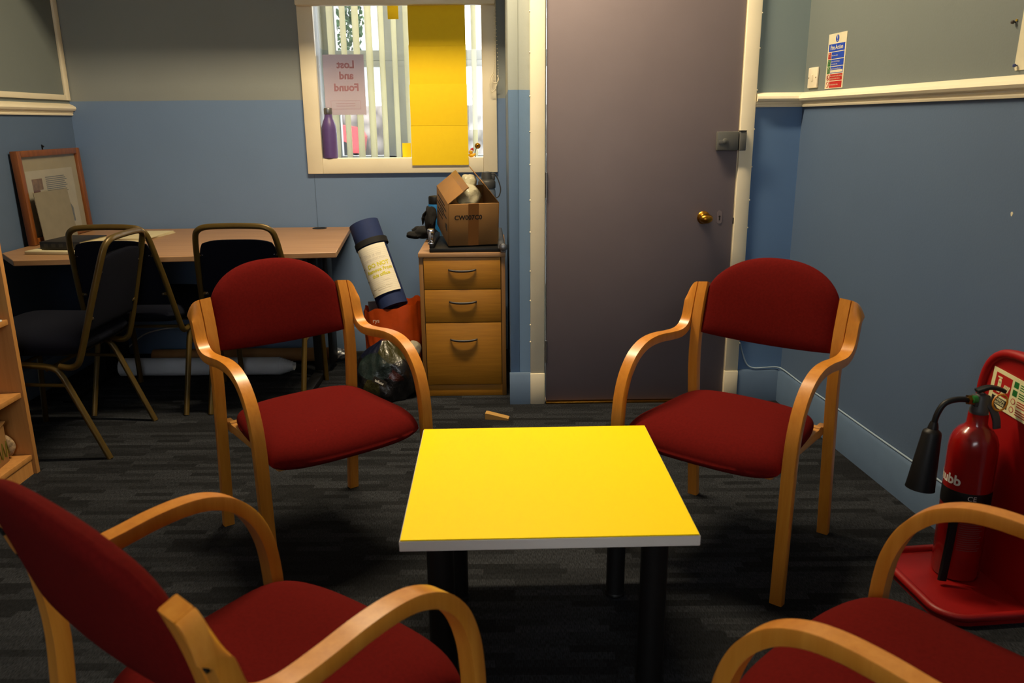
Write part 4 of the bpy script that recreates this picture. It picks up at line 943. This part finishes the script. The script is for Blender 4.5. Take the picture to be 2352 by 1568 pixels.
# door wedge
dw = MB(); dw.prism([(0, 0), (.098, 0), (.098, .007), (.008, .026), (0, .026)], -.017, .017, mat('pine_wedge', (176, 136, 72), .6), frame_T((-.060, 3.150, .0005), (.985, -.17, 0), (0, 0, 1)))
tag(dw.build('door_wedge'), 'small wooden door wedge lying on the carpet before the cabinet', 'door wedge')

# ------------------------------------------------------------------ right wall fittings
def onwall(y, z, off=0.0):
    """frame on the right wall: local x runs towards the camera, y up, z into the room"""
    return frame_T((xr(y) + RWN.x * off, y + RWN.y * off, z), -RWD, (0, 0, 1))
M_PVC = mat('cream_switch_plastic', (228, 216, 190), .4)
sw = thing('light_switch', 'cream fused switch plate on the right wall beside the fire action sign', 'switch', (0, 0, 0))
Tw = onwall(3.248, 1.345)
c = MB(); c.box((0, 0, .004), (.078, .076, .008), M_PVC, .003, Tw); 
for x_ in (-.030, .030): c.lathe([(.0028, 0), (.0028, .0006)], M_BRASS, 10, Tw @ Matrix.Translation((x_, 0, .008)))
c.build('plate', sw); MB().box((0, 0, .009), (.014, .026, .005), M_PVC, .002, Tw @ Matrix.Rotation(rad(6), 4, 'X')).build('rocker', sw)
fa = thing('fire_sign', 'fire action sign with blue and red panels on the right wall above the rail', 'sign', (0, 0, 0))
Tf = onwall(3.083, 1.3955)
M_SB = mat('sign_blue', (28, 66, 176), .45); M_SR = mat('sign_red', (176, 30, 26), .45); M_SG = mat('sign_green', (30, 108, 46), .45); M_SW = mat('sign_cream', (214, 206, 176), .5)
SW_, SH_ = .136, .192
MB().box((0, 0, .001), (SW_, SH_, .002), M_SW, T=Tf).build('board', fa)
c = MB(); hz = SH_ / 2
def pnl(x0, x1, z0, z1, m): c.bx(x0, x1, z0, z1, .002, .0024, m, 0, Tf)
def txt(t, s_, x_, z_, m=M_SW, al='LEFT', bold=0.0, sx=1.0): c.text(t, s_, m, Tf @ Matrix.Translation((x_, z_, .0027)), align=al, bold=bold, sx=sx)
def disc(x_, z_, r, m, off=0.0): c.lathe([(r, .002), (r, .0025 + off)], m, 24, Tf @ Matrix.Translation((x_, z_, 0)))
disc(0, hz - .0185, .0125, M_SB); c.bx(-.0018, .0018, hz - .020, hz - .009, .0026, .0029, M_SW, 0, Tf); disc(0, hz - .0255, .0018, M_SW, .0004)
pnl(-.060, .060, hz - .062, hz - .036, M_SB); txt('Fire Action', .0215, 0, hz - .049, al='CENTER', bold=.02, sx=.98)
zz = hz - .065
for i_, (mcol, icon, lines) in enumerate(((M_SB, M_SR, ['Raise the alarm']), (M_SB, M_SG, ['Leave the building by', 'the nearest exit']), (M_SB, M_SG, ['Report to assembly point', '']), (M_SR, None, ['Do not return to the building', 'until authorised to do so']), (M_SR, None, ['Do not take any risks']))):
    pnl(-.035, .060, zz - .0225, zz, mcol)
    for q, t in enumerate(lines):
        if t: txt(t, .0078, -.032, zz - (.0115 if len(lines) == 1 else .007 + .009 * q), sx=.95)
    if icon:
        pnl(-.060, -.038, zz - .0225, zz, icon); pnl(-.054, -.049, zz - .019, zz - .007, M_SW); disc(-.0515, zz - .0045, .0022, M_SW, .0004); pnl(-.047, -.042, zz - .0185, zz - .004, M_SW)
    else:
        disc(-.049, zz - .011, .0112, M_SR); disc(-.049, zz - .011, .0086, M_SW, .0003)
        c.box((0, 0, .0030), (.0028, .017, .0003), M_SR, T=Tf @ Matrix.Translation((-.049, zz - .011, 0)) @ Matrix.Rotation(rad(45), 4, 'Z'))
        if i_ == 3: disc(-.049, zz - .007, .002, M_INK, .0006); c.bx(-.052, -.046, zz - .017, zz - .009, .0028, .0030, M_INK, 0, Tf)
    if i_ == 2: c.bx(-.033, .058, zz - .0205, zz - .0115, .0025, .0027, M_SW, 0, Tf)
    zz -= .0255
c.build('panels', fa)
# poster at the right edge with a blue pin, and a loose pin
po = thing('poster', 'cream paper poster pinned on the right wall at the picture edge', 'poster', (0, 0, 0))
Tp = onwall(2.128, 1.305)
c = MB(); c.prism([(0, .008), (.004, .0), (.42, .006), (.42, .60), (.02, .60)], .001, .002, M_SW, Tp); c.build('sheet', po)
M_PIN = mat('blue_pin_head', (44, 58, 108), .35); M_PINY = mat('yellow_pin_head', (160, 130, 30), .35)
MB().lathe([(.002, .002), (.002, .006), (.0045, .008), (.004, .012), (.001, .013)], M_PIN, 14, Tp @ Matrix.Translation((.010, .012, 0))).build('pin', po)
c = MB(); Tq = onwall(2.150, 1.423); c.lathe([(.002, 0), (.002, .004), (.0048, .006), (.0042, .011), (.001, .012)], mat('dark_pin_head', (56, 48, 44), .4), 14, Tq); c.lathe([(.003, 0), (.003, .003)], M_PINY, 12, Tq @ Matrix.Translation((.005, .004, 0)))
tag(c.build('drawing_pin'), 'dark drawing pin stuck in the right wall left of the poster', 'pin')
c = MB(); c.prism([(.004 * math.cos(a) * (1 + .2 * math.sin(3 * a)), .006 * math.sin(a)) for a in [2 * PI * i / 14 for i in range(14)]], 0, .0006, M_SW, onwall(2.058, .951)); tag(c.build('paint_chip'), 'tiny cream paint chip on the blue right wall', 'paint chip')
# cable along the skirting
def rw(y, z, off): return (xr(y) + RWN.x * off, y + RWN.y * off, z)
c = MB(); c.tube(spline([(1.040, YD - .004, .262), (1.052, YD - .004, .218), (1.075, YD - .005, .165), (1.105, YD - .007, .149), (1.15, YD - .007, .150), (1.205, YD - .010, .152), rw(3.28, .150, .006), rw(3.1, .146, .006), rw(2.9, .148, .006), rw(2.6, .147, .006), rw(2.3, .148, .006), rw(2.0, .147, .006), rw(1.5, .148, .006)], 6), circ(.0032, 8), mat('painted_cable', (148, 168, 186), .45))
tag(c.build('wall_cable'), 'thin painted cable running along the top of the right skirting', 'cable')

# ------------------------------------------------------------------ fire extinguisher on its stand
es = thing('extinguisher_stand', 'red moulded stand with a sign panel against the right wall', 'stand', (1.20, 1.855, 0), RW_ANG)
PX = .085                                    # panel plane, local x towards the wall
def rpoly(w_, h_, r, n=8):
    return rrect(w_, h_, r, n)
c = MB()
bp_ = rpoly(.27, .33, .07)
c.prism([(p[0] - .012, p[1] - .005) for p in bp_], 0, .018, M_STANDRED)
ringo = [Vector((p[0] - .012, p[1] - .005, .020)) for p in rpoly(.262, .322, .066)]
c.tube(ringo, circ(.011, 10), M_STANDRED, closed=True, up=(0, 0, 1)); c.build('base', es)
c = MB(); half = .155
pan = [(-half, 0)] + [(half, 0)] + [(half * math.copysign(abs(math.cos(a)) ** .62, math.cos(a)), .47 + .145 * math.sin(a) ** .75) for a in [PI * i / 24 for i in range(25)]]
Tpn = frame_T((PX, 0, .012), (0, -1, .0), (.02, 0, 1))
c.prism(pan[0:2] + pan[2:], -.016, 0, M_STANDRED, Tpn)
rim = [Vector((p[0] * .955, max(p[1], .0) * .985, .0)) for p in pan[2:]]
rim = [Vector((half * .955, .02, 0))] + rim + [Vector((-half * .955, .02, 0))]
c.tube([Tpn @ p for p in rim], circ(.012, 10), M_STANDRED, up=(1, 0, 0)); c.build('back_panel', es)
c = MB(); Tsg = Tpn @ Matrix.Translation((.012, .497, .0012)) @ Matrix.Rotation(rad(-4), 4, 'Z')
M_SIGNC = mat('pale_sign_face', (226, 222, 170), .5)
c.bx(-.125, .125, -.048, .052, 0, .0016, M_SIGNC, 0, Tsg)
c.bx(-.112, -.052, -.014, .042, .0016, .0020, M_SR, 0, Tsg); c.bx(-.112, -.052, -.040, -.020, .0016, .0020, M_INK, 0, Tsg)
c.text('CARBON', .0095, M_SIGNC, Tsg @ Matrix.Translation((-.082, -.0255, .0024)), bold=.02); c.text('DIOXIDE', .0095, M_SIGNC, Tsg @ Matrix.Translation((-.082, -.0345, .0024)), bold=.02)
c.bx(-.100, -.088, -.008, .022, .0020, .0024, M_SIGNC, 0, Tsg); c.lathe([(.006, .002), (.006, .0024)], M_SIGNC, 14, Tsg @ Matrix.Translation((-.094, .023, 0))); c.bx(-.104, -.088, .030, .034, .0020, .0024, M_SIGNC, 0, Tsg)
for q in range(4): c.box((0, 0, .0022), (.004, .030 - .004 * q, .0004), M_SIGNC, T=Tsg @ Matrix.Translation((-.078 + .006 * q, .004 + .002 * q, 0)) @ Matrix.Rotation(rad(-18), 4, 'Z'))
for q, m_ in enumerate((M_SG, M_SG, M_SR, M_SR)):
    zq = .034 - q * .022
    if q < 2: c.bx(-.044, -.028, zq - .008, zq + .008, .0016, .0020, m_, 0, Tsg)
    else:
        c.lathe([(.008, .0016), (.008, .0020)], m_, 16, Tsg @ Matrix.Translation((-.036, zq, 0))); c.lathe([(.006, .0016), (.006, .0022)], M_SIGNC, 16, Tsg @ Matrix.Translation((-.036, zq, 0)))
    for k_ in range(3): c.bx(-.022, .10, zq + .004 - k_ * .006, zq + .0065 - k_ * .006, .0016, .0020, m_, 0, Tsg)
c.build('sign', es)
ex_ = thing('fire_extinguisher', 'red fire extinguisher with black horn standing on the red stand', 'fire extinguisher', (1.212, 1.895, .0185), RW_ANG)
c = MB(); c.lathe([(.050, 0), (.056, .004), (.058, .012), (.058, .355), (.056, .376), (.050, .394), (.040, .408), (.029, .416), (.0245, .424), (.0235, .452)], M_EXTRED, 40)
ER = .0584
def wrapt(a0): return lambda v: Vector((ER * math.cos(a0 + v.x / ER), ER * math.sin(a0 + v.x / ER), v.y))
M_WHITEP = mat('white_print', (222, 214, 204), .5)
wf = wrapt(rad(-178)); c.text('Chubb', .036, M_WHITEP, Matrix.Translation((0, 0, .278)), bold=.03, warp=lambda v: wf(Vector((v.x - .012, v.y, 0))))
ER = .0588
wg = wrapt(rad(-112)); c.text('CE', .018, M_WHITEP, Matrix.Translation((0, 0, .238)), warp=lambda v: wg(Vector((v.x, v.y, 0))))
M_LBL = mat('pink_small_print', (120, 60, 60), .5)
for q in range(16):
    zq = .185 - q * .0062
    c.grid(lambda u, v: wg(Vector((-.02 + (.055 + .006 * math.sin(q * 2.3)) * u, zq + .0022 * v, 0))), 10, 2, M_LBL)
body = c.build('cylinder', ex_, weld=False)
c = MB(); c.lathe([(.0583, .205), (.0586, .206), (.0586, .250), (.0583, .251)], M_BLACK, 40, cap=False); c.build('band', ex_)
c = MB(); c.lathe([(.020, .445), (.022, .448), (.022, .462), (.018, .470), (.017, .496), (.012, .502)], M_DKGREY, 24); c.box((0, 0, .485), (.040, .026, .030), M_DKGREY, .005); c.lathe([(.010, -.006), (.010, .006)], M_SG, 14, TR((-.021, -.006, .490), ry=rad(90))); c.build('valve', ex_)
c = MB(); c.tube(spline([(-.014, 0, .510), (.012, -.005, .520), (.034, -.010, .518), (.050, -.014, .512)], 6), rrect(.022, .009, .003), M_BLACK, up=(0, 0, 1)); c.tube(spline([(.0, -.002, .498), (.024, -.012, .470), (.036, -.018, .440), (.040, -.02, .415)], 6), rrect(.020, .008, .003), M_DKGREY, up=(0, 1, 0)); c.build('lever', ex_)
c = MB(); M_PINR = mat('yellow_pull_ring', (206, 130, 20), .4); c.tube([Vector((.026 + .019 * math.cos(a), -.036, .490 + .021 * math.sin(a))) for a in [2 * PI * i / 28 for i in range(28)]], circ(.0024, 8), M_PINR, closed=True); c.build('pull_ring', ex_)
c = MB(); c.tube([(-.020, 0, .487), (-.034, .002, .487)], circ(.013, 6), M_BRASS); c.tube(spline([(-.030, .002, .487), (-.060, .004, .488), (-.090, .006, .478), (-.105, .007, .452), (-.110, .008, .425), (-.111, .008, .415)], 8), circ(.0075, 12), M_BLACK); c.build('hose', ex_)
hd = Vector((-.018, -.006, -.17)); hT = frame_T((-.111, .008, .414), hd.orthogonal(), hd.cross(hd.orthogonal()))
c = MB(); c.lathe([(.009, -.014), (.012, -.004), (.013, .004), (.021, .010), (.023, .016), (.035, .160), (.036, .166), (.032, .166), (.020, .02)], M_BLACK, 28, hT); c.build('horn', ex_)
c = MB(); c.tube(spline([(-.052, -.040, .205), (-.056, -.042, .12), (-.066, -.050, .05), (-.073, -.056, .012)], 6), rrect(.022, .010, .003), M_BLACK, up=(0, -1, 0)); c.build('strap', ex_)

# ------------------------------------------------------------------ bookcase at the left edge
bx_ = thing('bookcase', 'beech open bookcase at the left edge of the room against the wall', 'bookcase', (-1.98, 2.68, 0))
M_BCASE = wood('beech_laminate_upright', (176, 122, 62), (194, 138, 76), .5, axis=2, scale=4); BD = .335; BL = .80
c = MB(); c.bx(0, BD, -.020, 0, 0, 1.12, M_BCASE, .001); c.build('side_panel', bx_)
c = MB(); c.bx(0, BD, -BL, -BL + .02, 0, 1.12, M_BCASE, .001); c.build('side_panel', bx_)
MB().bx(0, .006, -BL + .02, -.02, .03, 1.12, M_BCASE).build('back_panel', bx_)
MB().bx(0, BD, -BL, 0, 1.12, 1.14, M_BCASE, .001).build('top', bx_)
MB().bx(BD - .03, BD - .012, -BL + .02, -.02, 0, .055, M_BCASE).build('plinth', bx_)
for z in (.055, .285, .545, .80): MB().bx(.006, BD - .008, -BL + .02, -.02, z, z + .018, M_BCASE, .001).build('shelf', bx_)
ob_ = thing('shelf_box', 'torn cardboard box with green scrawl on the bottom shelf of the bookcase', 'box', (-1.785, 2.565, .0735), rad(6))
c = MB(); c.bx(-.10, .09, -.12, .035, 0, .13, M_CARD, .002); c.box((0, 0, 0), (.19, .10, .003), M_CARD, T=TR((0, -.01, .138), rx=rad(14), ry=rad(5)))
M_SCRAWL = mat('green_yellow_marker', (116, 110, 20), .7)
for q in range(5): c.tube([(.0912, -.085 + q * .026, .02), (.0912, -.078 + q * .026, .075), (.0912, -.066 + q * .026, .025)], circ(.0022, 6), M_SCRAWL)
c.build('carton', ob_)
c = MB(); lump(c, (.03, .028, .132), .035, M_CREAMP, 1.0, .5, .35, .3, 2.2); c.build('torn_edge', ob_)
rl = MB(); lump(rl, (0, 0, .045), .045, mat('speckled_wool', (146, 122, 92), .95, var=.6, nscale=90, bump=.6, bscale=160), 1.2, .5, 1.0, .06, .3); tag(rl.build('wool_bundle', loc=(-1.74, 2.632, .0735)), 'speckled beige wool bundle at the end of the bottom shelf', 'wool')
mg = MB(); mg.bx(-.10, .11, -.14, .13, 0, .006, M_PAPER, .001); mg.bx(-.09, .105, -.12, .125, .006, .013, mat('green_magazine', (70, 120, 60), .4), .001, TR((0, 0, 0), rz=.06)); tag(mg.build('magazine', loc=(-1.763, 2.50, .5635)), 'green and white magazines on the middle shelf of the bookcase', 'magazine')
